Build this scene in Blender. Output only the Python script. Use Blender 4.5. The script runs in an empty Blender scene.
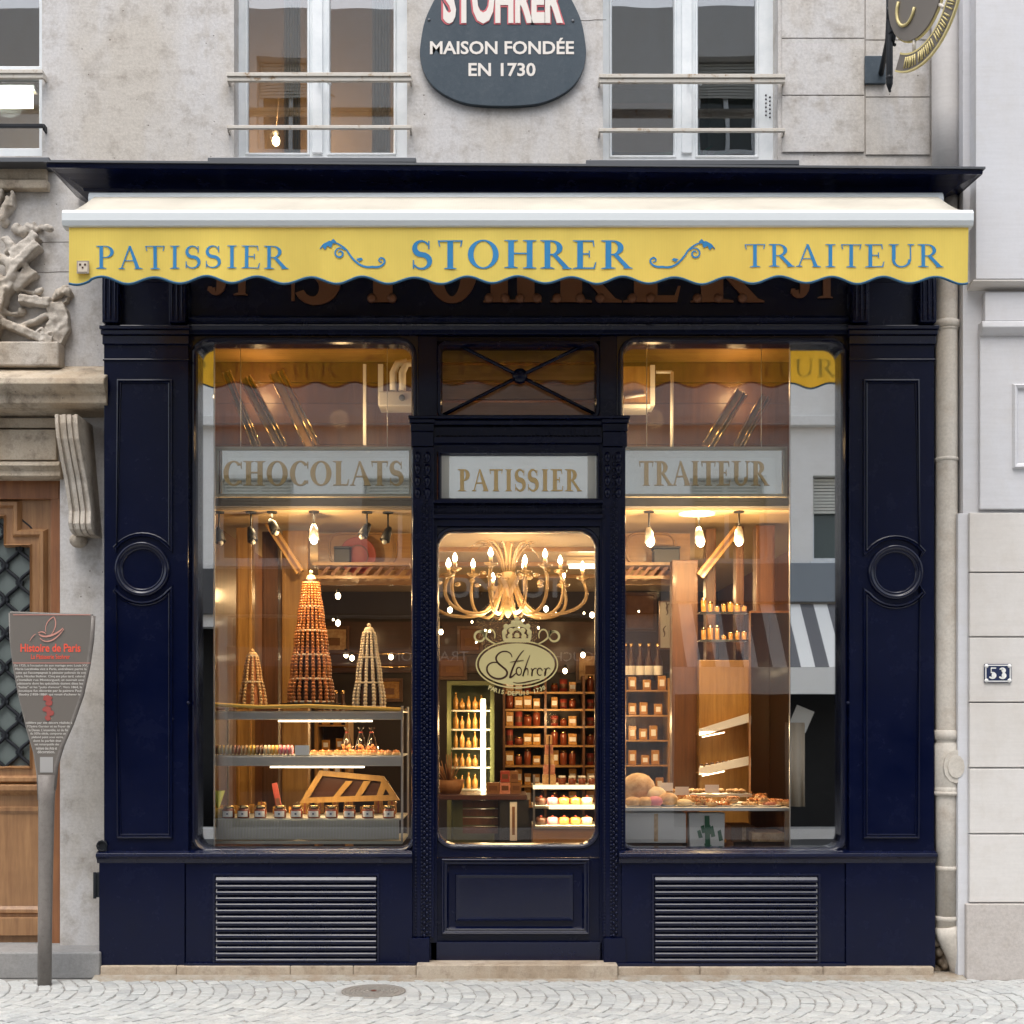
import bpy, bmesh, math, random
from mathutils import Vector, Matrix
random.seed(7)
PI = math.pi
sc = bpy.context.scene
COL = sc.collection
CAMY, CAMZ, F, CX, HY = -8.0, 1.55, 1320.0, 497.0, 719.0

# ---- survey helpers: a photo measurement plus a real depth gives metres
def X(px, y=0.0): return (px - CX) * (y - CAMY) / F
def Z(py, y=0.0): return CAMZ + (HY - py) * (y - CAMY) / F

# ------------------------------------------------------------ materials
def mat(name, color=(.5, .5, .5), rough=.6, metal=0.0, spec=.5, emit=None, estr=0.0, coat=0.0, trans=0.0, sub=0.0, sheen=0):
    m = bpy.data.materials.new(name); m.use_nodes = True
    b = m.node_tree.nodes['Principled BSDF']
    b.inputs['Base Color'].default_value = (*color, 1)
    b.inputs['Roughness'].default_value = rough
    b.inputs['Metallic'].default_value = metal
    b.inputs['Specular IOR Level'].default_value = spec
    b.inputs['Coat Weight'].default_value = coat
    b.inputs['Coat Roughness'].default_value = .12
    b.inputs['Transmission Weight'].default_value = trans
    if emit:
        b.inputs['Emission Color'].default_value = (*emit, 1); b.inputs['Emission Strength'].default_value = estr
    return m

def nd(m, t, **kw):
    n = m.node_tree.nodes.new(t)
    for k, v in kw.items():
        if k.startswith('i_'):
            key = k[2:].replace('_', ' ')
            n.inputs[key].default_value = v
        else: setattr(n, k, v)
    return n
def lk(m, a, b): m.node_tree.links.new(a, b)
def bsdf(m): return m.node_tree.nodes['Principled BSDF']
def coord(m, scale=(1, 1, 1)):
    tc = nd(m, 'ShaderNodeTexCoord'); mp = nd(m, 'ShaderNodeMapping'); mp.inputs['Scale'].default_value = scale
    lk(m, tc.outputs['Object'], mp.inputs['Vector']); return mp.outputs['Vector']
def noise(m, vec, s, det=4, rough=.6):
    n = nd(m, 'ShaderNodeTexNoise'); n.inputs['Scale'].default_value = s; n.inputs['Detail'].default_value = det
    n.inputs['Roughness'].default_value = rough; lk(m, vec, n.inputs['Vector']); return n.outputs['Fac']
def ramp(m, fac, stops):
    r = nd(m, 'ShaderNodeValToRGB'); e = r.color_ramp.elements
    while len(e) < len(stops): e.new(.5)
    for el, (p, c) in zip(e, stops):
        el.position = p; el.color = (*c, 1) if len(c) == 3 else c
    lk(m, fac, r.inputs['Fac']); return r.outputs['Color']
def mix(m, fac, a, b, mode='MIX'):
    n = nd(m, 'ShaderNodeMix', data_type='RGBA', blend_type=mode)
    for sock, v in ((n.inputs[0], fac), (n.inputs[6], a), (n.inputs[7], b)):
        if isinstance(v, (int, float)): sock.default_value = v
        elif isinstance(v, tuple): sock.default_value = (*v, 1)
        else: lk(m, v, sock)
    return n.outputs[2]
def bump(m, h, strength=.3, dist=.01, prev=None):
    b = nd(m, 'ShaderNodeBump'); b.inputs['Strength'].default_value = strength; b.inputs['Distance'].default_value = dist
    lk(m, h, b.inputs['Height'])
    if prev is not None: lk(m, prev, b.inputs['Normal'])
    return b.outputs['Normal']
G = lambda v: (v, v, v)

def stone(name, base, dark, warm, scale=1.0, rough=.85, bmp=.35, pits=True, streak=.5, grain=.85):
    m = mat(name, base, rough, spec=.25)
    v = coord(m); vs = coord(m, (1, 1, .35)); vh = coord(m, (.5, .5, 6))
    big = noise(m, vs, 1.6 * scale, 6, .62); mid = noise(m, v, 7 * scale, 8, .7); fine = noise(m, v, 60 * scale, 5, .7)
    hor = noise(m, vh, 9, 4, .6)
    c = mix(m, ramp(m, big, [(.42, G(0)), (.62, G(1))]), base, warm)
    patch = noise(m, coord(m, (1, 1, .6)), 3.1 * scale, 3, .8)
    c = mix(m, ramp(m, patch, [(.56, G(0)), (.66, G(streak * .7))]), c, tuple((a + b * 2) / 3 for a, b in zip(dark, warm)))
    c = mix(m, ramp(m, mid, [(.50, G(0)), (.72, G(streak))]), c, dark)
    c = mix(m, ramp(m, fine, [(.35, G(grain)), (.6, G(1))]), G(0), c)
    c = mix(m, ramp(m, hor, [(.35, G(0.96)), (.6, G(1))]), G(.0), c)
    if pits:
        vo = nd(m, 'ShaderNodeTexVoronoi'); vo.inputs['Scale'].default_value = 14 * scale; lk(m, v, vo.inputs['Vector'])
        p = ramp(m, vo.outputs['Distance'], [(.035, G(0)), (.075, G(1))])
        msk = ramp(m, mid, [(.46, G(1)), (.54, G(0))])
        pp = mix(m, msk, p, G(1))
        c = mix(m, pp, tuple(k * .45 for k in dark), c)
        n1 = bump(m, pp, .5, .006)
    else: n1 = None
    n2 = bump(m, mid, bmp, .02, n1); n3 = bump(m, fine, bmp, .004, n2); n4 = bump(m, hor, bmp * .25, .003, n3)
    lk(m, c, bsdf(m).inputs['Base Color']); lk(m, n4, bsdf(m).inputs['Normal'])
    return m

M = {}
M['limestone'] = stone('limestone', (.60, .585, .58), (.33, .29, .25), (.55, .51, .46), streak=.8, bmp=.25)
M['carved'] = stone('carved_limestone', (.56, .515, .46), (.22, .185, .15), (.46, .39, .31), scale=1.6, streak=.8)
M['mould'] = stone('moulded_limestone', (.52, .455, .37), (.16, .13, .10), (.43, .345, .25), scale=1.3, streak=.9)
M['granite'] = stone('granite_step', (.26, .26, .26), (.17, .17, .17), (.30, .29, .28), pits=False)
M['base_stone'] = stone('base_stone', (.50, .42, .33), (.2, .15, .11), (.42, .33, .24), scale=2, pits=False, streak=.7)
M['white_plaster'] = stone('white_plaster', (.63, .635, .665), (.55, .53, .51), (.61, .605, .62), pits=False, grain=.97, bmp=.02, rough=.7, streak=.35)
M['cream_block'] = stone('cream_block', (.67, .645, .62), (.52, .47, .41), (.62, .585, .545), pits=False, grain=.96, bmp=.06, rough=.7, streak=.3)
M['dirty_base'] = stone('painted_base', (.53, .49, .46), (.36, .30, .24), (.50, .45, .41), pits=False, bmp=.15, streak=.4)
M['mortar'] = mat('mortar', (.10, .095, .085), .95)
M['rubble'] = stone('rubble', (.35, .30, .24), (.08, .06, .045), (.25, .18, .12), scale=4, bmp=1.0)

def paint(name, c, rough=.3, coat=.5, wear=.0, spec=.2):
    m = mat(name, c, rough, coat=coat, spec=spec)
    v = coord(m); n = noise(m, v, 5, 6, .7); f = noise(m, coord(m, (1, 1, .25)), 55, 4, .6)
    col = mix(m, ramp(m, n, [(.35, G(0)), (.75, G(.5))]), c, tuple(min(1, k * 1.5 + .0006) for k in c))
    if wear:
        w = noise(m, v, 38, 8, .75)
        col = mix(m, ramp(m, w, [(.66, G(0)), (.74, G(wear))]), col, (.20, .20, .22))
    lk(m, col, bsdf(m).inputs['Base Color'])
    r = ramp(m, n, [(.3, G(rough * .8)), (.7, G(min(1, rough * 1.6)))]); lk(m, r, bsdf(m).inputs['Roughness'])
    lk(m, bump(m, f, .12, .002, bump(m, n, .15, .01)), bsdf(m).inputs['Normal'])
    return m
M['navy'] = paint('navy_gloss_paint', (.0010, .0028, .0185), .2, .12, .25)
M['navy_frame'] = paint('navy_frame_paint', (.0010, .0028, .018), .16, .24, .6, .36)
M['navy_worn'] = paint('navy_worn_paint', (.0012, .0031, .020), .2, .22, .7, .36)
M['window_white'] = paint('white_gloss_paint', (.66, .70, .73), .4, .2)
M['iron'] = paint('black_iron', (.012, .014, .018), .45, .1, .5)
M['zinc'] = mat('zinc', (.10, .105, .115), .5, .6)
M['pipe'] = stone('painted_cast_iron', (.62, .58, .52), (.30, .20, .12), (.60, .55, .48), pits=False, bmp=.05, rough=.5, streak=.35)
M['pipe_white'] = stone('painted_downpipe', (.62, .60, .59), (.5, .45, .4), (.60, .58, .56), pits=False, grain=.96, bmp=.04, rough=.5, streak=.2)

def rusty(name):
    m = mat(name, (.6, .6, .58), .6); v = coord(m, (1, 1, 1))
    n = noise(m, v, 22, 7, .75)
    c = ramp(m, n, [(.0, (.60, .585, .56)), (.57, (.54, .50, .44)), (.66, (.30, .19, .10)), (.80, (.14, .07, .035))])
    lk(m, c, bsdf(m).inputs['Base Color']); lk(m, bump(m, n, .3, .004), bsdf(m).inputs['Normal']); return m
M['rusty'] = rusty('rusty_white_paint')

def fabric(name, c, trans=.35, rough=.9, tc_=None):
    m = mat(name, c, rough, spec=.15)
    nt = m.node_tree
    v = coord(m); n = noise(m, coord(m, (1, 1, .3)), 2.5, 5, .6)
    w = nd(m, 'ShaderNodeTexWave', bands_direction='X'); w.inputs['Scale'].default_value = 22; w.inputs['Distortion'].default_value = .6
    lk(m, v, w.inputs['Vector'])
    col = mix(m, ramp(m, n, [(.38, G(0)), (.68, G(.9))]), c, tuple(k * .80 for k in c))
    col = mix(m, ramp(m, w.outputs['Fac'], [(.0, G(.10)), (.35, G(0))]), col, tuple(k * .6 for k in c))
    lk(m, col, bsdf(m).inputs['Base Color'])
    lk(m, bump(m, n, .35, .03), bsdf(m).inputs['Normal'])
    if trans:
        t = nd(m, 'ShaderNodeBsdfTranslucent'); t.inputs['Color'].default_value = (*(tc_ or c), 1)
        mx = nd(m, 'ShaderNodeMixShader'); mx.inputs[0].default_value = trans
        out = nt.nodes['Material Output']
        lk(m, bsdf(m).outputs[0], mx.inputs[1]); lk(m, t.outputs[0], mx.inputs[2]); lk(m, mx.outputs[0], out.inputs['Surface'])
    return m
M['yellow'] = fabric('yellow_awning_cloth', (.98, .79, .19), .32, tc_=(.98, .50, .02))
M['cream_cloth'] = fabric('cream_awning_cloth', (.60, .56, .48), .2)
M['blue_trim'] = mat('blue_binding', (.02, .10, .20), .8)
M['blue_letter'] = mat('blue_print', (.018, .19, .42), .8)
M['alu'] = mat('white_aluminium', (.66, .70, .72), .45)
M['white_cloth'] = fabric('white_cloth', (.75, .74, .70), .25)

def wood(name, a, b, scale=1.0, rough=.45, axis='z', coat=.15):
    m = mat(name, a, rough, coat=coat)
    s = {'z': (14, 14, 1), 'x': (1, 14, 14)}[axis]
    v = coord(m, tuple(k * scale for k in s)); n = noise(m, v, 2.2, 6, .65); n2 = noise(m, coord(m), 2.5, 3)
    c = ramp(m, n, [(.3, a), (.7, b)])
    c = mix(m, ramp(m, n2, [(.35, G(0)), (.75, G(.5))]), c, tuple(k * .55 for k in a))
    lk(m, c, bsdf(m).inputs['Base Color']); lk(m, bump(m, n, .15, .003), bsdf(m).inputs['Normal']); return m
M['oak'] = wood('oak_door', (.24, .115, .05), (.44, .24, .105))
M['oak_dark'] = wood('oak_frame', (.20, .075, .03), (.36, .15, .055))
M['walnut'] = wood('walnut', (.09, .035, .014), (.19, .08, .03))
M['honey'] = wood('honey_wood', (.30, .155, .045), (.50, .29, .09), rough=.35, coat=.3)
M['honey_x'] = wood('honey_board', (.32, .165, .055), (.52, .30, .10), rough=.35, axis='x', coat=.3)
M['red_wood'] = wood('red_brown_board', (.045, .012, .006), (.08, .022, .012), axis='x')

def glass(name, refl=.05, tint=(1, 1, 1), wob=.0):
    m = bpy.data.materials.new(name); m.use_nodes = True; nt = m.node_tree; nt.nodes.clear()
    out = nd(m, 'ShaderNodeOutputMaterial'); t = nd(m, 'ShaderNodeBsdfTransparent'); t.inputs[0].default_value = (*tint, 1)
    g = nd(m, 'ShaderNodeBsdfGlossy'); g.inputs['Roughness'].default_value = 0.0
    lw = nd(m, 'ShaderNodeLayerWeight'); lw.inputs[0].default_value = .25
    mr = nd(m, 'ShaderNodeMapRange'); mr.inputs['To Min'].default_value = refl; mr.inputs['To Max'].default_value = .8
    lk(m, lw.outputs['Fresnel'], mr.inputs['Value']); mx = nd(m, 'ShaderNodeMixShader')
    mr.inputs['From Min'].default_value = .04
    lk(m, mr.outputs[0], mx.inputs[0]); lk(m, t.outputs[0], mx.inputs[1]); lk(m, g.outputs[0], mx.inputs[2]); lk(m, mx.outputs[0], out.inputs[0])
    if wob:
        n = noise(m, coord(m), 1.1, 2); lk(m, bump(m, n, wob, .02), g.inputs['Normal'])
    return m
M['glass'] = glass('plate_glass', .085, wob=.03)
M['glass_old'] = glass('old_window_glass', .22, (.82, .84, .84), wob=.07)
M['glass_case'] = glass('case_glass', .03)
M['door_glass'] = mat('frosted_pane', (.13, .155, .15), .3)
M['mirror'] = mat('mirror', (.86, .87, .86), .0, 1.0)
M['gold'] = mat('gilding', (.58, .42, .20), .10, 1.0)
M['gold_dull'] = mat('dull_gilding', (.15, .065, .035), .45, .3)
M['gold_leaf'] = mat('gold_leaf', (.62, .52, .24), .45, .15)
M['amber_glass'] = mat('amber_glass', (.80, .58, .32), .08, 0, coat=.8, trans=.55)
M['steel'] = mat('brushed_steel', (.55, .54, .52), .35, .8)
M['chrome'] = mat('chrome', (.75, .75, .75), .12, 1)
M['white'] = mat('white_enamel', (.78, .78, .76), .4)
M['card'] = mat('white_card', (.82, .82, .80), .8)
M['black'] = mat('black_metal', (.012, .012, .013), .5)
M['dark'] = mat('dark_brown_wall', (.020, .009, .006), .5)
M['cream_ceiling'] = mat('cream_ceiling', (.42, .32, .19), .7)
M['tile_floor'] = mat('brown_tiles', (.16, .09, .05), .35)
M['bulb'] = mat('lit_bulb', (1, .9, .7), .4, emit=(1, .78, .48), estr=12)
M['strip'] = mat('lit_tube', (1, .9, .7), .4, emit=(1, .80, .52), estr=4)
def sheen_panel(name, c, f):
    m = mat(name, c, .3); g = nd(m, 'ShaderNodeBsdfGlossy'); g.inputs['Roughness'].default_value = .015; g.inputs['Color'].default_value = (.9, .95, .93, 1)
    mx = nd(m, 'ShaderNodeMixShader'); mx.inputs[0].default_value = f
    lk(m, bsdf(m).outputs[0], mx.inputs[1]); lk(m, g.outputs[0], mx.inputs[2]); lk(m, mx.outputs[0], m.node_tree.nodes['Material Output'].inputs['Surface']); return m
M['frost_panel'] = sheen_panel('frosted_sign_glass', (.72, .80, .76), .78)
M['white_panel'] = sheen_panel('white_glass_sign', (.85, .88, .88), .62)
M['grey_beam'] = mat('grey_beam', (.10, .10, .10), .5)
M['slate_enamel'] = stone('slate_enamel', (.065, .085, .105), (.10, .12, .14), (.055, .075, .095), scale=4, pits=False, bmp=.03, rough=.35, streak=.5)
M['pink_letter'] = mat('pink_edge_paint', (.55, .10, .12), .5)
M['cream_letter'] = mat('cream_paint', (.72, .67, .62), .5)
M['lead'] = mat('brown_grey_enamel', (.16, .142, .125), .42, .15, coat=.3)
M['lead_pole'] = stone('cast_metal_pole', (.20, .18, .165), (.12, .10, .09), (.24, .22, .2), scale=5, pits=False, bmp=.1, rough=.45)
M['red_print'] = mat('red_print', (.75, .09, .05), .6)
M['pale_print'] = mat('pale_print', (.55, .52, .48), .6)
M['pink_print'] = mat('salmon_print', (.55, .25, .2), .6)
M['plate_blue'] = mat('plate_blue', (.012, .022, .075), .25, coat=.6)
M['plate_white'] = mat('plate_white', (.8, .8, .78), .3)
M['manhole'] = stone('cast_iron_cover', (.25, .235, .21), (.10, .08, .07), (.28, .25, .22), scale=6, pits=False, bmp=.3)
M['caramel'] = mat('caramel', (.60, .20, .05), .3, coat=.5)
M['choux'] = mat('choux_beads', (.85, .58, .30), .5)
M['icing'] = mat('cream_icing', (.88, .76, .56), .5)
M['choc'] = mat('chocolate', (.05, .018, .01), .35)
M['tart'] = mat('orange_tarts', (.70, .22, .05), .3, coat=.4)
M['jam'] = mat('dark_jam', (.22, .05, .02), .2, coat=.6)
M['honeyjar'] = mat('amber_jam', (.60, .30, .06), .2, coat=.6)
M['pink'] = mat('pink_macaron', (.70, .26, .33), .7)
M['cream'] = mat('cream_macaron', (.78, .66, .45), .7)
M['mango'] = mat('yellow_macaron', (.80, .52, .12), .7)
M['brownmac'] = mat('brown_macaron', (.30, .14, .08), .7)
M['ham'] = mat('pale_bread', (.72, .46, .24), .55)
M['green'] = mat('green_print', (.03, .14, .07), .5)
M['mauve'] = mat('pink_food', (.65, .28, .24), .45)
M['brownbox'] = mat('brown_box', (.36, .17, .07), .7)
M['redbox'] = mat('red_box', (.30, .045, .03), .5)
M['opal'] = mat('opal_band', (.55, .55, .50), .3)
M['grey_fascia'] = mat('grey_fascia', (.20, .23, .26), .5)
M['opp_wall'] = stone('opposite_render', (.82, .81, .79), (.66, .63, .58), (.80, .78, .75), pits=False, bmp=.05, streak=.3)
M['teal_shutter'] = mat('teal_shutter', (.10, .16, .15), .5)
M['near_black'] = mat('dark_opening', (.008, .008, .009), .6)
M['apron'] = mat('beige_apron', (.50, .42, .32), .9)
M['curtain'] = fabric('grey_curtain', (.40, .38, .36), .3)
M['leaf'] = mat('plant_leaf', (.08, .22, .10), .5)
M['room'] = mat('room_wall', (.26, .19, .14), .8)

def baked(key, lo, hi, s_=18):
    m = M[key]; v = coord(m); n = noise(m, v, s_, 6, .7)
    lk(m, ramp(m, n, [(.3, lo), (.7, hi)]), bsdf(m).inputs['Base Color']); lk(m, bump(m, n, .6, .006), bsdf(m).inputs['Normal'])
baked('ham', (.42, .20, .07), (.82, .60, .34)); baked('cream', (.66, .48, .26), (.86, .76, .56)); baked('caramel', (.40, .11, .03), (.72, .30, .08), 40); baked('mauve', (.40, .11, .08), (.72, .38, .28), 40); baked('tart', (.55, .12, .03), (.80, .36, .10), 60)
baked('choux', (.62, .34, .13), (.90, .66, .36), 50); baked('icing', (.74, .56, .34), (.92, .84, .66), 50); baked('brownbox', (.16, .07, .03), (.30, .15, .07), 8); baked('honeyjar', (.30, .12, .02), (.62, .34, .08), 30)
# ------------------------------------------------------------ mesh builder
class MB:
    def __init__(s): s.v = []; s.f = []; s.sm = []
    def add(s, vs, fs, smooth=False):
        o = len(s.v); s.v += [tuple(p) for p in vs]; s.f += [tuple(i + o for i in f) for f in fs]; s.sm += [smooth] * len(fs); return s
    def box(s, x0, x1, y0, y1, z0, z1):
        vs = [(x, y, z) for x in (x0, x1) for y in (y0, y1) for z in (z0, z1)]
        return s.add(vs, [(0, 1, 3, 2), (4, 6, 7, 5), (0, 4, 5, 1), (2, 3, 7, 6), (0, 2, 6, 4), (1, 5, 7, 3)])
    def prism(s, pts, y0, y1):            # outline in x,z pushed along y
        n = len(pts); a = sum(pts[i][0] * pts[(i + 1) % n][1] - pts[(i + 1) % n][0] * pts[i][1] for i in range(n))
        if a < 0: pts = pts[::-1]
        vs = [(x, y0, z) for x, z in pts] + [(x, y1, z) for x, z in pts]
        fs = [tuple(range(n)), tuple(range(2 * n - 1, n - 1, -1))] + [(i, i + n, (i + 1) % n + n, (i + 1) % n) for i in range(n)]
        return s.add(vs, fs)
    def strip(s, L, R, y0, y1):           # ribbon between two polylines in x,z, with thickness
        for i in range(len(L) - 1): s.prism([L[i], L[i + 1], R[i + 1], R[i]], y0, y1)
        return s
    def extx(s, prof, x0, x1, cap=True):  # profile in y,z along x
        n = len(prof); vs = [(x0, y, z) for y, z in prof] + [(x1, y, z) for y, z in prof]
        fs = [(i, (i + 1) % n, (i + 1) % n + n, i + n) for i in range(n)]
        if cap: fs += [tuple(range(n))[::-1], tuple(range(n, 2 * n))]
        return s.add(vs, fs)
    def tube(s, path, r, n=8, closed=False, cap=True):
        path = [Vector(p) for p in path]; m = len(path)
        rs = r if isinstance(r, (list, tuple)) else [r] * m
        vs = []; up = None
        for i, p in enumerate(path):
            if closed: d = path[(i + 1) % m] - path[i - 1]
            else: d = path[min(i + 1, m - 1)] - path[max(i - 1, 0)]
            if d.length < 1e-9: d = Vector((0, 0, 1))
            d.normalize()
            if up is None: up = d.orthogonal().normalized()
            else:
                up = (up - d * up.dot(d))
                up = up.normalized() if up.length > 1e-6 else d.orthogonal().normalized()
            w = d.cross(up)
            for k in range(n):
                a = 2 * PI * k / n; vs.append(p + (up * math.cos(a) + w * math.sin(a)) * rs[i])
        fs = []
        for i in range(m if closed else m - 1):
            j = (i + 1) % m
            for k in range(n): fs.append((i * n + k, j * n + k, j * n + (k + 1) % n, i * n + (k + 1) % n))
        s.add(vs, fs, True)
        if cap and not closed:
            o_ = len(s.v) - len(vs); s.f += [tuple(range(o_, o_ + n)), tuple(range(o_ + (m - 1) * n, o_ + m * n))[::-1]]; s.sm += [False, False]
        return s
    def lathe(s, prof, c, n=16, ax='z', a0=0, a1=2 * PI):
        full = abs(a1 - a0 - 2 * PI) < 1e-6; nn = n if full else n + 1
        vs = []
        for r, h in prof:
            for k in range(nn):
                a = a0 + (a1 - a0) * k / n
                if ax == 'z': vs.append((c[0] + r * math.cos(a), c[1] + r * math.sin(a), c[2] + h))
                elif ax == 'y': vs.append((c[0] + r * math.cos(a), c[1] + h, c[2] + r * math.sin(a)))
                else: vs.append((c[0] + h, c[1] + r * math.cos(a), c[2] + r * math.sin(a)))
        fs = []
        for i in range(len(prof) - 1):
            for k in range(n):
                k2 = (k + 1) % nn if full else k + 1
                fs.append((i * nn + k, i * nn + k2, (i + 1) * nn + k2, (i + 1) * nn + k))
        return s.add(vs, fs, True)
    def ball(s, c, r, n=10, sz=1.0, sy=1.0):
        m = max(4, n // 2 + 1); vs = []
        for i in range(m + 1):
            t = PI * i / m
            for k in range(n):
                a = 2 * PI * k / n
                vs.append((c[0] + r * math.sin(t) * math.cos(a), c[1] + r * sy * math.sin(t) * math.sin(a), c[2] + r * sz * math.cos(t)))
        fs = [(i * n + k, (i + 1) * n + k, (i + 1) * n + (k + 1) % n, i * n + (k + 1) % n) for i in range(m) for k in range(n)]
        return s.add(vs, fs, True)
    def loops(s, loops, cap_last=False, cap_first=False):
        n = len(loops[0]); vs = [p for l in loops for p in l]
        fs = [(i * n + k, i * n + (k + 1) % n, (i + 1) * n + (k + 1) % n, (i + 1) * n + k) for i in range(len(loops) - 1) for k in range(n)]
        if cap_last: fs.append(tuple((len(loops) - 1) * n + k for k in range(n)))
        if cap_first: fs.append(tuple(range(n))[::-1])
        return s.add(vs, fs)
    def build(s, name, m, parent=None, bevel=0, smooth=None, fix=True):
        me = bpy.data.meshes.new(name); me.from_pydata(s.v, [], s.f)
        me.materials.append(M[m] if isinstance(m, str) else m)
        me.polygons.foreach_set('use_smooth', s.sm)
        if fix:
            bm = bmesh.new(); bm.from_mesh(me)
            bmesh.ops.remove_doubles(bm, verts=bm.verts, dist=1e-6) if len(s.v) < 60000 else None
            bmesh.ops.recalc_face_normals(bm, faces=bm.faces); bm.to_mesh(me); bm.free()
        me.update()
        o = bpy.data.objects.new(name, me); COL.objects.link(o)
        if parent is not None: o.parent = parent; 
        if bevel:
            b = o.modifiers.new('bevel', 'BEVEL'); b.width = bevel; b.segments = 2; b.limit_method = 'ANGLE'; b.angle_limit = .7
        return o

def tag(o, label=None, cat=None, group=None, kind=None):
    if label: o['label'] = label
    if cat: o['category'] = cat
    if group: o['group'] = group
    if kind: o['kind'] = kind
    return o
def thing(name, label, cat, group=None, loc=(0, 0, 0), rz=0):
    o = bpy.data.objects.new(name, None); COL.objects.link(o); o.empty_display_size = .1
    o.location = loc; o.rotation_euler = (0, 0, rz)
    return tag(o, label, cat, group)
def children(o): return [c for c in bpy.data.objects if c.parent == o]
def dup(o, loc=None, parent=None, label=None, rz=None, scale=None):
    c = o.copy(); COL.objects.link(c)
    if parent is not None: c.parent = parent
    if loc is not None: c.location = loc
    if rz is not None: c.rotation_euler[2] = rz
    if scale is not None: c.scale = scale
    if label: c['label'] = label
    for ch in children(o): dup(ch, parent=c)
    return c

# ---- outlines
def rrect(x0, x1, z0, z1, r=0, n=5):
    if r <= 0: r = 0
    pts = []
    for cx, cz, a in ((x1 - r, z1 - r, 0), (x0 + r, z1 - r, PI / 2), (x0 + r, z0 + r, PI), (x1 - r, z0 + r, 1.5 * PI)):
        for k in range(n + 1):
            t = a + PI / 2 * k / n; pts.append((cx + r * math.cos(t), cz + r * math.sin(t)))
    return pts
def moulding(mb, x0, x1, z0, z1, prof, r=0, cap=False):   # prof: (inset, y)
    mb.loops([[(x, y, z) for x, z in rrect(x0 + d, x1 - d, z0 + d, z1 - d, max(r - d, 0.0001) if r else 0.0001)] for d, y in prof], cap_last=cap)
    return mb
def inset_poly(pts, d):
    n = len(pts); out = []
    a = sum(pts[i][0] * pts[(i + 1) % n][1] - pts[(i + 1) % n][0] * pts[i][1] for i in range(n)); sg = 1 if a > 0 else -1
    for i in range(n):
        p0, p1, p2 = Vector(pts[i - 1]), Vector(pts[i]), Vector(pts[(i + 1) % n])
        e1 = (p1 - p0).normalized(); e2 = (p2 - p1).normalized()
        n1 = Vector((-e1.y, e1.x)) * sg; n2 = Vector((-e2.y, e2.x)) * sg
        b = n1 + n2
        k = max(.35, 1 + n1.dot(n2)); v = p1 + b * (d / k); out.append((v.x, v.y))
    return out
def poly_moulding(mb, pts, prof, cap=False):
    mb.loops([[(x, y, z) for x, z in inset_poly(pts, d)] for d, y in prof], cap_last=cap); return mb
def wall(mb, x0, x1, z0, z1, y0, y1, holes=()):
    xs = sorted({x0, x1, *[h[0] for h in holes], *[h[1] for h in holes]}); xs = [x for x in xs if x0 <= x <= x1]
    zs = sorted({z0, z1, *[h[2] for h in holes], *[h[3] for h in holes]}); zs = [z for z in zs if z0 <= z <= z1]
    def solid(i, j):
        if i < 0 or j < 0 or i >= len(xs) - 1 or j >= len(zs) - 1: return False
        cx, cz = (xs[i] + xs[i + 1]) / 2, (zs[j] + zs[j + 1]) / 2
        return not any(h[0] < cx < h[1] and h[2] < cz < h[3] for h in holes)
    for i in range(len(xs) - 1):
        for j in range(len(zs) - 1):
            if not solid(i, j): continue
            a, b, c, d = xs[i], xs[i + 1], zs[j], zs[j + 1]
            mb.add([(a, y0, c), (b, y0, c), (b, y0, d), (a, y0, d)], [(0, 1, 2, 3)])
            mb.add([(a, y1, c), (b, y1, c), (b, y1, d), (a, y1, d)], [(3, 2, 1, 0)])
            for (ii, jj, q) in ((i - 1, j, ((a, c), (a, d))), (i + 1, j, ((b, c), (b, d))), (i, j - 1, ((a, c), (b, c))), (i, j + 1, ((a, d), (b, d)))):
                if not solid(ii, jj):
                    (p, r), (s, t) = q; mb.add([(p, y0, r), (s, y0, t), (s, y1, t), (p, y1, r)], [(0, 1, 2, 3)])
    return mb

# ------------------------------------------------------------ serif lettering (drawn here, stroke by stroke)
def ell(cx, cz, rx, rz, a0, a1, th, tv, n=18):
    L, R = [], []
    for k in range(n + 1):
        a = a0 + (a1 - a0) * k / n
        L.append((cx + rx * math.cos(a), cz + rz * math.sin(a))); R.append((cx + (rx - th) * math.cos(a), cz + (rz - tv) * math.sin(a)))
    return ('s', L, R)
def rect(a, b, c, d): return ('p', [(a, c), (b, c), (b, d), (a, d)])
def serif(a, b, z, up, t=.035, h=.02):   # foot (up=1) or head (up=-1) serif
    return ('p', [(a, z), (b, z), (b, z + up * t * .6), (b - (b - a) * .28, z + up * (t + h)), (a + (b - a) * .28, z + up * (t + h)), (a, z + up * t * .6)])
def spine(pts, ws):
    L, R = [], []
    for i, p in enumerate(pts):
        a, b = pts[max(i - 1, 0)], pts[min(i + 1, len(pts) - 1)]
        dx, dz = b[0] - a[0], b[1] - a[1]; l = math.hypot(dx, dz) or 1; nx, nz = -dz / l, dx / l
        L.append((p[0] + nx * ws[i] / 2, p[1] + nz * ws[i] / 2)); R.append((p[0] - nx * ws[i] / 2, p[1] - nz * ws[i] / 2))
    return ('s', L, R)
def S_glyph(w, t, th):
    pts, ws = [], []; n = 12; r = w / 2
    for k in range(n + 1):
        a = math.radians(25) + math.radians(245 - 0) * k / n; pts.append((r + (r - th) * .86 * math.cos(a), .745 + .235 * math.sin(a)))
    for k in range(1, n + 1):
        a = math.radians(90) - math.radians(245) * k / n; pts.append((r + (r - th) * 1.0 * math.cos(a), .265 + .245 * math.sin(a)))
    m = len(pts)
    for i in range(m):
        u = i / (m - 1); ws.append(th + (t - th) * max(0, math.sin(PI * u)) ** 2.2)
    return [spine(pts, ws), rect(w - .09, w - .055, .70, .98), rect(.03, .065, .02, .32)]
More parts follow.
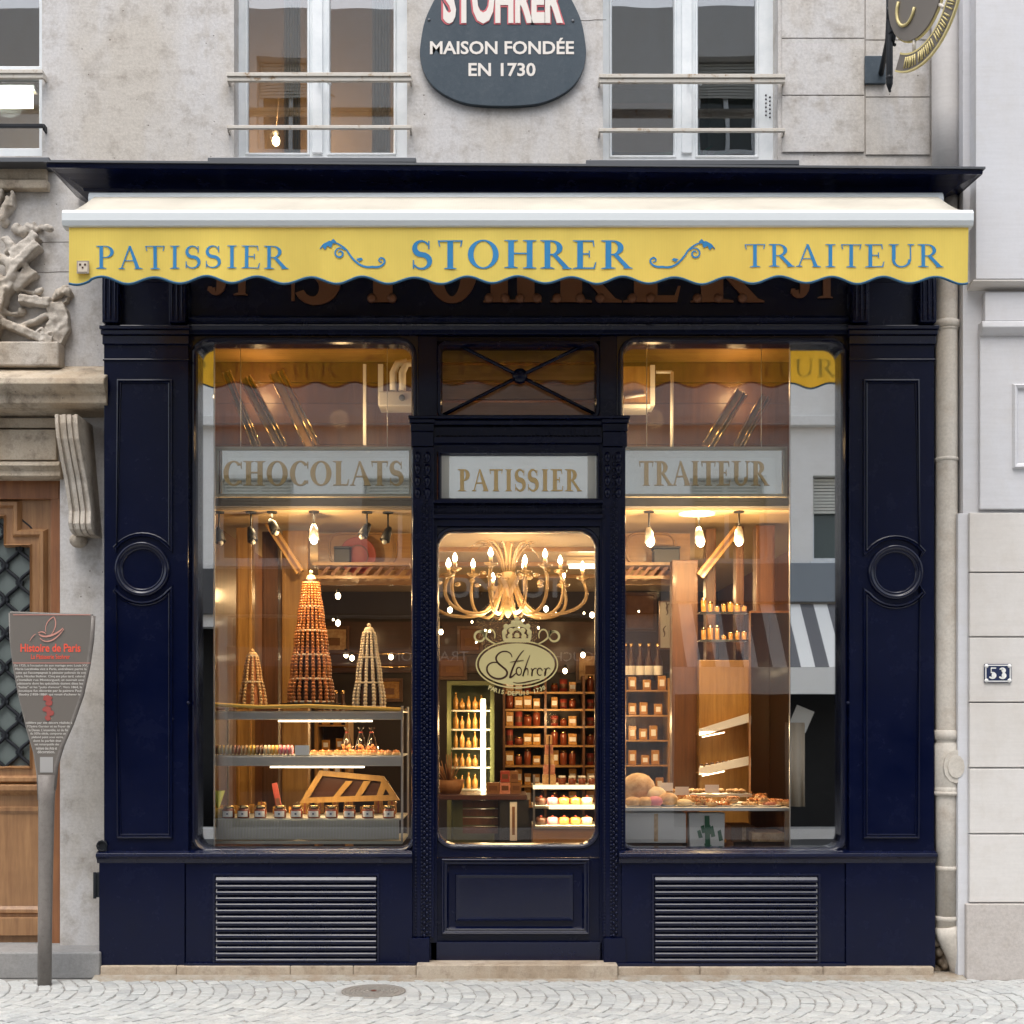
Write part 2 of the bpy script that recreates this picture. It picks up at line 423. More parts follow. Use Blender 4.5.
def glyph(c, t=.13, th=.045):
    if c == 'I': return .44, [rect(.22 - t / 2, .22 + t / 2, 0, 1), serif(.05, .39, 0, 1), serif(.05, .39, 1, -1)]
    if c in 'PR':
        g = [rect(.1, .1 + t, 0, 1), serif(-.02, .1 + t + .12, 0, 1), serif(-.02, .25, 1, -1), rect(.1 + t * .5, .3, 1 - th, 1), rect(.1 + t * .5, .3, .47, .47 + th),
             ell(.29, .735, .30, .265, -PI / 2, PI / 2, t, th)]
        if c == 'P': return .64, g
        return .76, g + [('p', [(.30, .49), (.44, .49), (.78, .03), (.62, .03)]), serif(.58, .84, 0, 1)]
    if c == 'E': return .64, [rect(.1, .1 + t, 0, 1), serif(-.02, .3, 0, 1), serif(-.02, .3, 1, -1), rect(.15, .56, 0, th), rect(.15, .54, 1 - th, 1), rect(.15, .42, .5, .5 + th),
                              ('p', [(.53, 0), (.58, 0), (.62, .24), (.59, .24)]), ('p', [(.51, 1), (.55, 1), (.57, .78), (.54, .78)]), rect(.41, .445, .4, .64)]
    if c == 'L': return .62, [rect(.1, .1 + t, 0, 1), serif(-.02, .35, 1, -1), serif(-.02, .3, 0, 1), rect(.15, .56, 0, th), ('p', [(.53, 0), (.58, 0), (.62, .26), (.59, .26)])]
    if c == 'F': return .6, glyph('E', t, th)[1][:2] + [serif(-.02, .3, 1, -1), rect(.15, .54, 1 - th, 1), rect(.15, .42, .5, .5 + th)]
    if c == 'T': return .68, [rect(.34 - t / 2, .34 + t / 2, 0, 1), serif(.34 - .17, .34 + .17, 0, 1), rect(.02, .66, 1 - th, 1), ('p', [(.0, 1), (.04, 1), (.07, .78), (.04, .78)]), ('p', [(.64, 1), (.68, 1), (.64, .78), (.61, .78)])]
    if c == 'A': return .78, [('p', [(.06, .02), (.06 + th, .02), (.40, .97), (.35, 1)]), ('p', [(.58, .02), (.58 + t * 1.15, .02), (.41, 1.0), (.33, 1.0)]), rect(.19, .60, .34, .34 + th),
                              serif(-.02, .2, 0, 1), serif(.52, .82, 0, 1)]
    if c == 'H': return .86, [rect(.1, .1 + t, 0, 1), rect(.76 - t, .76, 0, 1), rect(.15, .7, .5, .5 + th)] + [serif(a, a + t + .22, z, u) for a in (-.01, .76 - t - .11) for z, u in ((0, 1), (1, -1))]
    if c == 'O': return .88, [ell(.43, .5, .42, .515, 0, 2 * PI, t, th, 32)]
    if c == 'C': return .76, [ell(.42, .5, .41, .515, math.radians(42), math.radians(322), t, th, 26), rect(.70, .735, .70, .98), rect(.70, .73, .06, .22)]
    if c == 'U': return .84, [rect(.1, .1 + t, .34, 1), ell(.415, .34, .315, .355, PI, 2 * PI, t * .8, th + .02, 16), rect(.73 - th, .73, .34, 1), serif(-.01, .1 + t + .11, 1, -1), serif(.61, .84, 1, -1)]
    if c == 'S': return .58, S_glyph(.54, t * 1.15, th)
    if c == '5': return .58, [rect(.12, .5, .90, 1), rect(.12, .17, .5, .92), ell(.24, .31, .28, .31, math.radians(-150), math.radians(120), t * 1.3, th + .01), ('p', [(.0, .12), (.13, .1), (.13, .22), (.02, .22)])]
    if c == '3': return .58, [ell(.25, .74, .24, .26, math.radians(-80), math.radians(160), t * 1.2, th + .02), ell(.25, .29, .28, .30, math.radians(-150), math.radians(90), t * 1.3, th + .02), ('p', [(.0, .1), (.13, .08), (.13, .22), (.02, .22)])]
    if c == '1': return .46, [rect(.2, .2 + t, 0, 1), serif(.06, .46, 0, 1), ('p', [(.2, 1), (.2, .88), (.05, .82), (.05, .86)])]
    return .34, []
def serif_text(mb, text, x0, x1, z0, z1, y, d=.001, t=.13, th=.045, gap=.10, step=.00025, back=False, map3=None):
    gs = [glyph(c, t, th) for c in text]; tot = sum(g[0] for g in gs) + gap * (len(gs) - 1)
    sx = (x1 - x0) / tot; sz = z1 - z0; cur = 0; k = 0
    for w, parts in gs:
        for p in parts:
            f = lambda q: (x0 + (cur + q[0]) * sx, z0 + q[1] * sz)
            yy = y - step * (k % 7); k += 1
            if p[0] == 'p': mb.prism([f(q) for q in p[1]], yy - d, yy)
            else: mb.strip([f(q) for q in p[1]], [f(q) for q in p[2]], yy - d, yy)
        cur += w + gap
    return mb
def sans(text, name, m, parent, xc, zc, h, width=None, y=0, ext=.001, bold=0, align='CENTER', spacing=1.0, shear=0, mirror=False):
    cu = bpy.data.curves.new('t', 'FONT'); cu.body = text; cu.size = 1; cu.align_x = align; cu.extrude = 0.0; cu.offset = bold; cu.space_character = spacing; cu.shear = shear
    cu.resolution_u = 3
    o = bpy.data.objects.new('t', cu); COL.objects.link(o)
    dg = bpy.context.evaluated_depsgraph_get(); me = bpy.data.meshes.new_from_object(o.evaluated_get(dg))
    bpy.data.objects.remove(o)
    vs = [v.co.copy() for v in me.vertices]; fs = [tuple(p.vertices) for p in me.polygons]
    xs = [v.x for v in vs]; ys = [v.y for v in vs]; w = max(xs) - min(xs); hh = max(ys) - min(ys); cx = (max(xs) + min(xs)) / 2
    sz = h / hh; sx = (width / w) if width else sz; y0 = min(ys)
    if mirror: sx = -sx
    me2 = bpy.data.meshes.new(name); me2.from_pydata([(xc + (v.x - cx) * sx, y, zc + (v.y - y0) * sz) for v in vs], [], fs); me2.materials.append(M[m])
    o = bpy.data.objects.new(name, me2); COL.objects.link(o); o.parent = parent
    s = o.modifiers.new('s', 'SOLIDIFY'); s.thickness = ext; s.offset = 0
    return o

def curl(cx, cz, r0, r1, a0, turns, n=26):
    return [(cx + (r0 + (r1 - r0) * k / n) * math.cos(a0 + turns * 2 * PI * k / n), cz + (r0 + (r1 - r0) * k / n) * math.sin(a0 + turns * 2 * PI * k / n)) for k in range(n + 1)]
def bez(p0, p1, p2, p3, n=14):
    out = []
    for k in range(n + 1):
        t = k / n; u = 1 - t
        out.append(tuple(u ** 3 * a + 3 * u * u * t * b + 3 * u * t * t * c + t ** 3 * d for a, b, c, d in zip(p0, p1, p2, p3)))
    return out
def stroke(mb, pts, w, y, d=.001):
    ws = w if isinstance(w, list) else [w * (.45 + .55 * math.sin(PI * i / (len(pts) - 1))) for i in range(len(pts))]
    _, L, R = spine(pts, ws); mb.strip(L, R, y - d, y); return mb

# ============================================================ SETTING: ground
bm_ = MB().box(-60, 60, -60, 40, -.30, -.14); tag(bm_.build('road', mat('asphalt', (.06, .06, .06), .9)), kind='structure')
mb = MB().box(-14, 14, -5.0, .6, -.138, -.008); tag(mb.build('pavement', mat('joint_sand', (.25, .24, .225), .95)), kind='structure')
mb = MB(); mb.box(-14, 14, -5.16, -5.002, -.138, .0); tag(mb.build('kerb', 'granite', bevel=.01), kind='structure')
cob = mat('setts', (.5, .5, .5), .75)
geo = nd(cob, 'ShaderNodeNewGeometry'); v = coord(cob); n1 = noise(cob, v, 45, 5, .7); n2 = noise(cob, v, 1.3, 4)
c = ramp(cob, geo.outputs['Random Per Island'], [(0, (.33, .34, .34)), (.35, (.44, .455, .45)), (.8, (.40, .405, .395)), (1, (.49, .50, .485))])
c = mix(cob, ramp(cob, n2, [(.4, G(0)), (.75, G(.35))]), c, (.45, .43, .40))
c = mix(cob, ramp(cob, n1, [(.35, G(.78)), (.6, G(1))]), G(.1), c)
lk(cob, c, bsdf(cob).inputs['Base Color']); lk(cob, bump(cob, n1, .5, .004), bsdf(cob).inputs['Normal'])
tag(MB().extx([(-.19, -.004), (-.105, .018), (.3, .022), (.3, -.02), (-.19, -.02)], X(100), X(957)).build('pavement_edge', stone('edge_bedding', (.36, .33, .28), (.16, .12, .08), (.30, .24, .18), scale=5, pits=False)), kind='structure')
mb = MB()
MHX, MHY, MHR = X(366, -.92), -.48, .17
def sett(c, ang, lx, ly):
    ca, sa = math.cos(ang), math.sin(ang); h = random.uniform(-.005, .0025); j = lambda: random.uniform(-.0055, .0055)
    top = [(-lx / 2 + .006, -ly / 2 + .006), (lx / 2 - .006, -ly / 2 + .006), (lx / 2 - .006, ly / 2 - .006), (-lx / 2 + .006, ly / 2 - .006)]
    lo = [(-lx / 2, -ly / 2), (lx / 2, -ly / 2), (lx / 2, ly / 2), (-lx / 2, ly / 2)]
    vs = []
    jj = [(j(), j()) for _ in range(4)]
    for q, z in ((lo, -.012), (lo, -.004 + h), (top, h)):
        for (a, b), (ja, jb) in zip(q, jj):
            a += ja; b += jb
            vs.append((c[0] + a * ca - b * sa, c[1] + a * sa + b * ca, z))
    fs = [(8, 9, 10, 11)] + [(i + o, (i + 1) % 4 + o, (i + 1) % 4 + 4 + o, i + 4 + o) for o in (0, 4) for i in range(4)]
    mb.add(vs, fs)
PITCH = .078; BAND = 1.12; R_ = .78
GUT = .0
for bnd in range(3):
    yc = -.06 - BAND * (bnd + .5); half = math.asin(BAND / 2 / R_)
    k = int(2 * half * R_ / PITCH)
    for i in range(-80, 82):
        x0 = i * PITCH
        for q in range(k):
            a = -half + 2 * half * (q + .5 + (.5 if i % 2 else 0) - .25) / k
            sgn = 1 if bnd % 2 == 0 else -1
            px_, py_ = x0 + sgn * (R_ * math.cos(a) - R_) + random.uniform(-.003, .003), yc + R_ * math.sin(a)
            if py_ > -.155 or math.hypot(px_ - MHX, py_ - MHY) < MHR + .03: continue
            cs = math.cos(a)
            sett((px_, py_), sgn * a, PITCH * cs * .93, PITCH * .95)
tag(mb.build('cobbled_footway', cob, fix=False), kind='structure')

mb = MB()
tag(MB().lathe([(MHR + .012, -.006), (MHR + .012, -.0035), (MHR + .085, -.0035)], (MHX, MHY, 0), 40).build('manhole_bedding', mat('bedding', (.42, .42, .41), .9)), kind='structure')
t = thing('manhole_cover', 'small round cast iron cover set in the pale setts before the shop', 'manhole cover', loc=(MHX, MHY, 0))
mb.lathe([(.0, .001), (MHR - .012, .001)], (0, 0, 0), 40)
for rr in (.03, .055, .08, .105, .13): mb.lathe([(rr, .001), (rr, .004), (rr + .012, .004), (rr + .012, .001)], (0, 0, 0), 36)
mb.build('lid', 'manhole', t); mb = MB().lathe([(MHR - .010, -.006), (MHR - .010, .003), (MHR + .012, .003), (MHR + .012, -.006)], (0, 0, 0), 40); mb.build('rim', 'manhole', t)
mb = MB().lathe([(0, .0055), (.014, .0055), (.018, .0045)], (0, 0, 0), 12); mb.build('pick_hole', mat('rust', (.12, .03, .015), .8), t)

# ============================================================ STONE BUILDING
WY = .15
bld = thing('stone_building', 'pale limestone building rising above and left of the navy shopfront', 'building')
W1 = (X(234, WY), X(407, WY), Z(160, WY), 7.35); W2 = (X(603, WY), X(778, WY), Z(163, WY), 7.35); W0 = (-4.3, X(42, WY), Z(156, WY), 7.35)
SHOP = (X(112, WY), X(926, WY), -.02, Z(200, WY)); DOORH = (-4.3, X(60, WY), Z(948, WY), Z(478, WY))
WL, WR = -6.2, X(934, WY)
wall(MB(), WL, WR, -.02, 9.2, WY, .55, [W1, W2, W0, SHOP, DOORH]).build('wall', 'limestone', bld)
# block courses at the right end
q = MB(); zs = [Z(p, .14) for p in (157, 152)] + []
rows = [159, 152.5, 95.5, 38.5, -20, -78, -136, -194, -250, -310]
for i in range(1, len(rows) - 1):
    q.box(X(782, .14), X(864.3, .14), .138, .152, Z(rows[i], .14) + .003, Z(rows[i + 1], .14) - .003)
rows2 = [160, 155, 97, 40, -40, -120, -200, -290]
for i in range(1, len(rows2) - 1):
    q.box(X(865.8, .14), X(930, .14), .141, .152, Z(rows2[i], .14) + .003, Z(rows2[i + 1], .14) - .003)
q.build('quoin', 'limestone', bld, bevel=.002)
mb = MB()
for (x, z, w) in ((X(590, WY), Z(20, WY), .10), (X(84, WY), Z(242, WY), .28), (X(70, WY), Z(272, WY), .2)):
    mb.tube([(x - w + w * 2 * k / 6, WY - .0005, z + random.uniform(-.004, .004)) for k in range(7)], .0016, 4)
mb.build('crack', mat('crack_dark', (.10, .08, .06), .9), bld)

def sash_window(o, name, gx, gz0, ztop, panes, dark_sill=True):
    """gx opening; panes list of (x0,x1) glass; white timber casement set back in the wall"""
    y = .30
    w = MB(); x0, x1 = o[0], o[1]; holes = [(a, b, gz0, ztop) for a, b in panes]
    wall(w, x0 - .02, x1 + .02, o[2] - .02, o[3] + .02, y, y + .05, holes)
    fr = w.build('window', 'window_white', bld, bevel=.006)
    g = MB()
    for a, b in panes: g.box(a - .01, b + .01, y + .02, y + .024, gz0 - .01, ztop + .01)
    g.build('pane', 'glass_old', fr)
    m_ = MB()
    for a, b in panes: moulding(m_, a - .018, b + .018, gz0 - .018, ztop + .018, [(0, y), (.004, y - .010), (.012, y - .010), (.018, y + .01)])
    m_.build('glazing_bead', 'window_white', fr)
    return fr
y3 = .30
f1 = sash_window(W1, 'window', 0, Z(152.5, y3), 7.2, [(X(248, y3), X(307, y3)), (X(330, y3), X(393.5, y3))])
f2 = sash_window(W2, 'window', 0, Z(155, y3), 7.2, [(X(612, y3), X(673.5, y3)), (X(698, y3), X(755.5, y3))])
# centre rebate strip and handle on each casement
for f, a in ((f1, 318), (f2, 687)):
    MB().box(X(a, y3) - .035, X(a, y3) + .03, y3 - .018, y3 - .002, Z(154, y3), 7.3).build('meeting_stile', 'window_white', f, bevel=.004)
    h = MB(); hx, hz = X(a + 1, .27), Z(84, .27); h.tube([(hx, .28, hz + .03), (hx, .24, hz + .02), (hx + .04, .235, hz + .01), (hx + .08, .24, hz - .02)], [.006, .009, .010, .006], 8)
    h.build('handle', 'window_white', f)
w = MB(); x0, x1 = W0[0], W0[1]
fr = wall(w, x0, x1 + .02, W0[2] - .02, 7.4, y3, y3 + .05, [(-4.1, X(39, y3), Z(148, y3), Z(79, y3)), (-4.1, X(39, y3), Z(66, y3), 7.2)]).build('window', 'window_white', bld, bevel=.005)
g = MB().box(-4.1, X(39.5, y3), y3 + .02, y3 + .024, Z(149, y3), 7.2); g.build('pane', 'glass_old', fr)
dots = MB()
for i in range(12):
    dots.ball((X(766 + (4 if i % 2 else 0), .297), y3 - .001, Z(95 + i * 2.0, .297)), .006, 6)
dots.build('vent_hole', 'black', f2)
def rail(o, py, r, m, yy=.09, tri=True, x0=None, x1=None):
    mb = MB(); a, b = x0 if x0 is not None else o[0] - .03, x1 if x1 is not None else o[1] + .03
    z = Z(py, yy)
    if tri:
        mb.box(a, b, yy - .02, yy + .02, z + .002, z + .026); mb.box(a, b, yy - .012, yy + .012, z - .024, z + .001)
    else: mb.box(a, b, yy - .011, yy + .011, z - .011, z + .011)
    for e in (a + .004, b - .004): mb.box(e - .006, e + .006, yy + .012, WY + .01, z - .02, z + .02)
    return mb.build('guard_rail', m, bld, bevel=.003)
rail(W1, 78, 0, 'rusty'); rail(W1, 127.5, 0, 'rusty', tri=False); rail(W2, 79.5, 0, 'rusty'); rail(W2, 130.5, 0, 'rusty', tri=False)
rail(W0, 75, 0, 'rusty', x0=-4.3); rail(W0, 126, 0, 'iron', tri=False, x0=-4.3)
for a, b, pz in ((208, 416, 160), (586, 799, 162.5)):
    MB().box(X(a, -.02), X(b, -.02), -.03, .32, Z(pz + 3, -.02), Z(pz - 2.2, -.02)).build('sill', 'zinc', bld, bevel=.004)
MB().box(-4.3, X(49, .0), .0, .32, Z(162, 0), Z(157, 0)).build('sill', 'zinc', bld, bevel=.003)
# room behind the upper windows
room = MB(); wall(room, -4.4, 2.6, 4.95, 7.6, 2.1, 2.2); room.box(-4.4, 2.6, .56, 2.09, 4.8, 4.94); room.box(-4.4, 2.6, .56, 2.09, 7.5, 7.6)
for xx in (-4.4, X(150), X(500), 2.5): room.box(xx, xx + .06, .56, 2.09, 4.95, 7.49)
room.build('upper_room', 'room', bld)
def drape(name, xa, xb, za, zb, y, m, parent=None, waves=6, amp=.03):
    n = waves * 6; mb = MB(); vs = []
    for zz in (zb, za):
        for i in range(n + 1): vs.append((xa + (xb - xa) * i / n, y + amp * math.sin(i / 6 * 2 * PI) * (1 if zz == za else .6), zz))
    mb.add(vs, [(i, i + 1, n + 2 + i, n + 1 + i) for i in range(n)], True); o = mb.build(name, m, parent)
    s = o.modifiers.new('s', 'SOLIDIFY'); s.thickness = .003; return o
for i, (a, b, l) in enumerate(((284, 294, 'narrow grey curtain beside the small lit bulb behind the upper window'), (372, 384, 'grey curtain behind the right casement of the upper left window'))):
    tag(drape('curtain', X(a, .9), X(b + 6, .9), 5.1, 7.2, .9, 'curtain'), l, 'curtain')
t = thing('ceiling_lamp', 'small lit bulb glowing behind the upper left window', 'lamp', loc=(X(276, 1.6), 1.6, Z(141, 1.6)))
MB().ball((0, 0, 0), .028, 12, 1.3).build('bulb', 'bulb', t); MB().tube([(0, 0, .08), (0, .35, .9)], .0022, 6).build('cord', 'room', t); MB().lathe([(.012, .03), (.03, .05), (.02, .08)], (0, 0, 0), 10).build('socket', 'black', t)
t = thing('strip_lamp', 'bright rectangular lamp glowing behind the lower pane of the far upper window', 'lamp', loc=(X(8, 1.4), 1.4, Z(99, 1.4)))
MB().box(-.4, X(32, 1.4) - X(8, 1.4), -.03, .03, -.055, .05).build('diffuser', 'strip', t); MB().box(-.42, .2, -.04, .04, .051, .08).build('housing', 'white', t)
t = thing('bookcase', 'brown bookcase standing against the room wall behind the upper right window', 'bookcase', loc=(X(640, 1.9), 1.85, 4.95)); MB().box(-.5, .5, 0, .02, 0, 1.3).build('back', 'walnut', t)
for k in range(4): MB().box(-.5, .5, -.2, -.001, .3 * k + .1, .3 * k + .13).build('shelf', 'walnut', t)
t = thing('desk', 'dark desk with monitor bar seen behind the upper right window', 'desk', loc=(X(690, 1.5), 1.5, 4.94))
MB().box(-.8, .7, -.3, .3, .50, .56).build('top', 'black', t); MB().box(-.75, -.7, -.25, .25, 0, .49).build('leg', 'black', t); MB().box(.6, .65, -.25, .25, 0, .49).build('leg', 'black', t)
MB().box(-.75, -.1, -.05, .0, .57, 1.02).build('screen', 'brownmac', t)
t = thing('potted_plant', 'green strappy plant standing behind the upper right window', 'plant', loc=(X(700, 1.0), 1.0, 4.94))
MB().lathe([(.0, 0), (.10, 0), (.13, .18), (.11, .18)], (0, 0, 0), 16).build('pot', 'white', t)
mb = MB()
for i in range(22):
    a = random.uniform(0, 2 * PI); L = random.uniform(.25, .5)
    mb.tube([(0, 0, .15), (math.cos(a) * L * .4, math.sin(a) * L * .4, .2 + L * .55), (math.cos(a) * L, math.sin(a) * L, .15 + L * .5)], [.012, .014, .002], 4)
mb.build('leaves', 'leaf', t)

# ---- left doorway of the stone building
sur = bld
mb = MB()   # ledge mould above the door
def ext_ledge(mb, prof, x0, x1): return mb.extx(prof, x0, x1)
yf = -.12
prof = [(WY, Z(366, WY)), (yf, Z(378, yf)), (yf - .01, Z(384, yf)), (yf + .03, Z(391, yf)), (yf + .05, Z(393, yf)), (yf + .05, Z(401, yf)), (yf + .10, Z(404, yf)), (yf + .14, Z(409, 0)), (WY - .04, Z(413, .1)), (WY, Z(418, .15))]
mb.extx(prof, -4.6, X(104, yf)); mb.build('door_cornice', 'mould', bld, bevel=.006)
mb = MB()
mb.box(-4.6, X(62, .12), .115, .2, Z(428, .12), Z(418, .12)); mb.box(-4.6, X(56, .10), .10, .2, Z(460, .10), Z(429.5, .10))
mb.extx([(.2, Z(461, .1)), (.08, Z(461.5, .08)), (.06, Z(466, .08)), (.09, Z(470, .09)), (.085, Z(476, .09)), (.12, Z(478, .1)), (.2, Z(478, .1))], -4.6, X(60, .08))
mb.build('door_lintel', 'mould', bld, bevel=.004)
# scrolled console bracket
mb = MB(); cx0, cx1 = X(59.5, -.06), X(82, -.06)
pts = []
n = 18
front = [(-.13, Z(416, -.1)), (-.14, Z(425, -.1)), (-.135, Z(440, -.1)), (-.10, Z(460, -.08)), (-.055, Z(480, -.05)), (-.03, Z(500, -.03)), (-.02, Z(512, 0)), (-.035, Z(518, -.03)), (-.05, Z(524, -.03)), (-.04, Z(530, -.03)), (.0, Z(534, 0)), (.05, Z(535, 0))]
side = [(WY + .005, front[0][1])] + front + [(WY + .005, front[-1][1])]
lean = lambda z: (front[0][1] - z) * .085   # the bracket drifts to the right going down, as carved
for k, (a, b, dy) in enumerate(((0, .16, .018), (.16, .28, .0), (.28, .47, .014), (.47, .53, .0), (.53, .72, .014), (.72, .84, .0), (.84, 1.0, .018))):
    n = len(side); vs = []
    for s_ in (a, b):
        for (yy, zz) in side: vs.append((cx0 + (cx1 - cx0) * s_ + lean(zz), yy - (dy if yy < WY else 0), zz))
    mb.add(vs, [(i, (i + 1) % n, (i + 1) % n + n, i + n) for i in range(n)] + [tuple(range(n))[::-1], tuple(range(n, 2 * n))])
mb.build('console_bracket', 'carved', bld, bevel=.004)
MB().ball((X(76, .05), .10, Z(540, .08)), .055, 14, .85).build('console_drop', 'carved', bld)
mb = MB().box(-4.6, X(48, .1), .08, WY, Z(188, .08), Z(179, .08)); mb.box(-4.6, X(46, .1), .10, WY - .002, Z(178, .08), Z(166, .08)); mb.build('string_course', 'mould', bld, bevel=.008)
MB().box(-4.6, X(57, .0), .03, WY, Z(366, .03) , Z(341, .03)).build('relief_plinth', 'carved', bld, bevel=.012)
# carved trophy relief
mb = MB()
def plank(px0, py0, px1, py1, w, d, y=.12, taper=1.0):
    a = Vector((X(px0, y), Z(py0, y))); b = Vector((X(px1, y), Z(py1, y))); dd = (b - a).normalized(); nn = Vector((-dd.y, dd.x))
    w /= 165
    pts = [a + nn * w / 2, b + nn * w / 2 * taper, b - nn * w / 2 * taper, a - nn * w / 2]
    mb.prism([tuple(p) for p in pts], y - d * .72, WY + .004)
plank(13, 258, 38, 236, 9, .07); plank(10, 276, 40, 246, 8, .10); plank(6, 238, 20, 262, 8, .05); plank(14, 290, 34, 270, 9, .06, taper=1.5)
plank(-6, 300, 10, 281, 18, .09); plank(20, 300, 52, 304, 9, .07); plank(0, 322, 55, 345, 8, .09); plank(18, 330, 48, 316, 5, .05); plank(-4, 345, 10, 290, 3, .12); plank(-10, 330, 5, 318, 14, .08)
plank(2, 222, 10, 198, 7, .06, taper=.5); plank(-4, 215, 3, 190, 6, .05, taper=.5); plank(12, 208, 14, 192, 5, .05, taper=.5)
mb.tube([(X(-2 + 14 * math.cos(a), .06), .075, Z(270 - 12 * math.sin(a), .06)) for a in [i * PI / 8 - PI / 2 for i in range(13)]], .03, 8)
for (px_, py_, r) in ((16, 228, .035), (22, 231, .03), (27, 226, .025), (33, 224, .02), (40, 226, .018), (58, 292, .03), (64, 288, .025), (55, 296, .022), (70, 294, .02), (66, 300, .02), (4, 222, .03), (8, 210, .028)):
    mb.ball((X(px_, .12), .14, Z(py_, .12)), r, 10, 1.0, 1.2)
sh = [(X(a, .1), Z(b, .1)) for a, b in ((46, 306), (62, 300), (68, 312), (69, 330), (62, 344), (50, 346), (30, 338), (44, 330), (50, 318))]
mb.prism(sh, .09, WY + .004)
mb.tube([(X(50 + 3 * math.cos(a), .05), .06, Z(334 - 3 * math.sin(a), .05)) for a in [i * PI / 5 for i in range(10)]], .008, 6, closed=True)
mb.tube([(X(40 + 3 * math.cos(a), .05), .06, Z(331 - 3 * math.sin(a), .05)) for a in [i * PI / 5 for i in range(10)]], .008, 6, closed=True)
for cx_, cy_2, w_, h_, a0_, n_ in ((20, 250, 30, 14, .2, 10), (30, 285, 26, 10, 2.6, 10), (58, 318, 12, 20, -1.4, 12), (10, 308, 22, 8, 3.3, 9), (38, 228, 22, 5, .1, 9), (62, 292, 10, 6, 0, 12)):
    mb.tube([(X(cx_ + w_ * .5 * math.cos(a0_ + i * .35), .08), .12 - .02 * math.sin(i * .8), Z(cy_2 - h_ * .5 * math.sin(a0_ + i * .35), .08)) for i in range(n_)], [.018 + .008 * math.sin(i * 1.1) for i in range(n_)], 8)
o = mb.build('carved_relief', 'carved', bld)
rm = o.modifiers.new('r', 'REMESH'); rm.mode = 'VOXEL'; rm.voxel_size = .0075; rm.use_smooth_shade = True
cs_ = o.modifiers.new('c', 'SMOOTH'); cs_.factor = .6; cs_.iterations = 2
tx = bpy.data.textures.new('chisel', 'CLOUDS'); tx.noise_scale = .05; dm = o.modifiers.new('d', 'DISPLACE'); dm.texture = tx; dm.strength = .026
# oak door in the doorway
D = .26
dr = MB()
Lx = -4.3
gl_right = X(34, D)
dr.box(X(10, D), gl_right + .004, D + .001, D + .058, Z(541, D), Z(515, D))
wall(dr, Lx, X(62, D), Z(945, D), Z(476, D), D, D + .06, [(Lx + .2, gl_right, Z(772, D), Z(516, D)), ]).build('street_door', 'oak', bld)
door_o = [c for c in children(bld) if c.name.startswith('street_door')][0]
mb = MB()
# stepped frame around the grille
stp = [(Lx + .1, Z(503, D)), (X(19, D), Z(503, D)), (X(19, D), Z(532, D)), (X(45, D), Z(532, D)), (X(45, D), Z(781, D)), (Lx + .1, Z(781, D))]
poly_moulding(mb, stp, [(-.02, D), (0, D - .035), (.02, D - .035), (.035, D - .012), (.075, D - .012), (.085, D - .03), (.095, D + .02)])
mb.build('stepped_moulding', 'oak', door_o)
mb = MB().box(X(52, D), X(62, D), D - .03, D - .001, Z(945, D), Z(478, D)); mb.box(Lx, X(61, D), D - .035, D - .002, Z(500, D), Z(479, D)); mb.build('door_frame', 'oak_dark', door_o, bevel=.006)
mb = MB(); mb.extx([(D, Z(783, D)), (D - .05, Z(785, D)), (D - .05, Z(790, D)), (D - .02, Z(793, D)), (D, Z(796, D))], Lx, X(50, D)); mb.box(Lx, X(50, D), D - .03, D - .001, Z(935, D), Z(917, D)); mb.build('door_rail', 'oak', door_o, bevel=.004)
moulding(MB(), Lx + .1, X(46, D), Z(914, D), Z(806, D), [(0, D - .001), (.01, D - .014), (.03, D - .014), (.05, D - .002)]).build('lower_panel', 'oak', door_o)
MB().box(Lx + .1, gl_right + .01, D + .03, D + .034, Z(775, D), Z(512, D)).build('frosted_pane', 'door_glass', door_o)
mb = MB()
def wav(x, s): 
    pts = []
    for i in range(0, 161):
        pz = 512 + i * 265 / 160; ph = (pz - 506) / 17 * PI
        pts.append((X(x, D) + s * .043 * math.sin(ph), D + .014 + .004 * s, Z(pz, D)))
    return pts
for k in range(-9, 2):
    x = 11.5 + k * 14.3
    mb.tube(wav(x, 1 if k % 2 == 0 else -1), .0115, 6)
    for i in range(8):
        zz = 514.5 + 17 + i * 34 if k % 2 else 514.5 + i * 34
        xx = X(x + 7.15, D)
        mb.box(xx - .022, xx + .022, D + .004, D + .026, Z(zz, D) - .012, Z(zz, D) + .012)
mb.build('iron_grille', 'iron', door_o)
MB().box(Lx, X(102, -.05), -.1, .42, -.008, Z(951, -.05)).build('door_step', 'granite', bld, bevel=.01)

# ============================================================ SHOPFRONT
shop = thing('shopfront', 'dark navy painted pastry shop front with three glazed bays between panelled pilasters', 'shopfront')
N = 'navy'
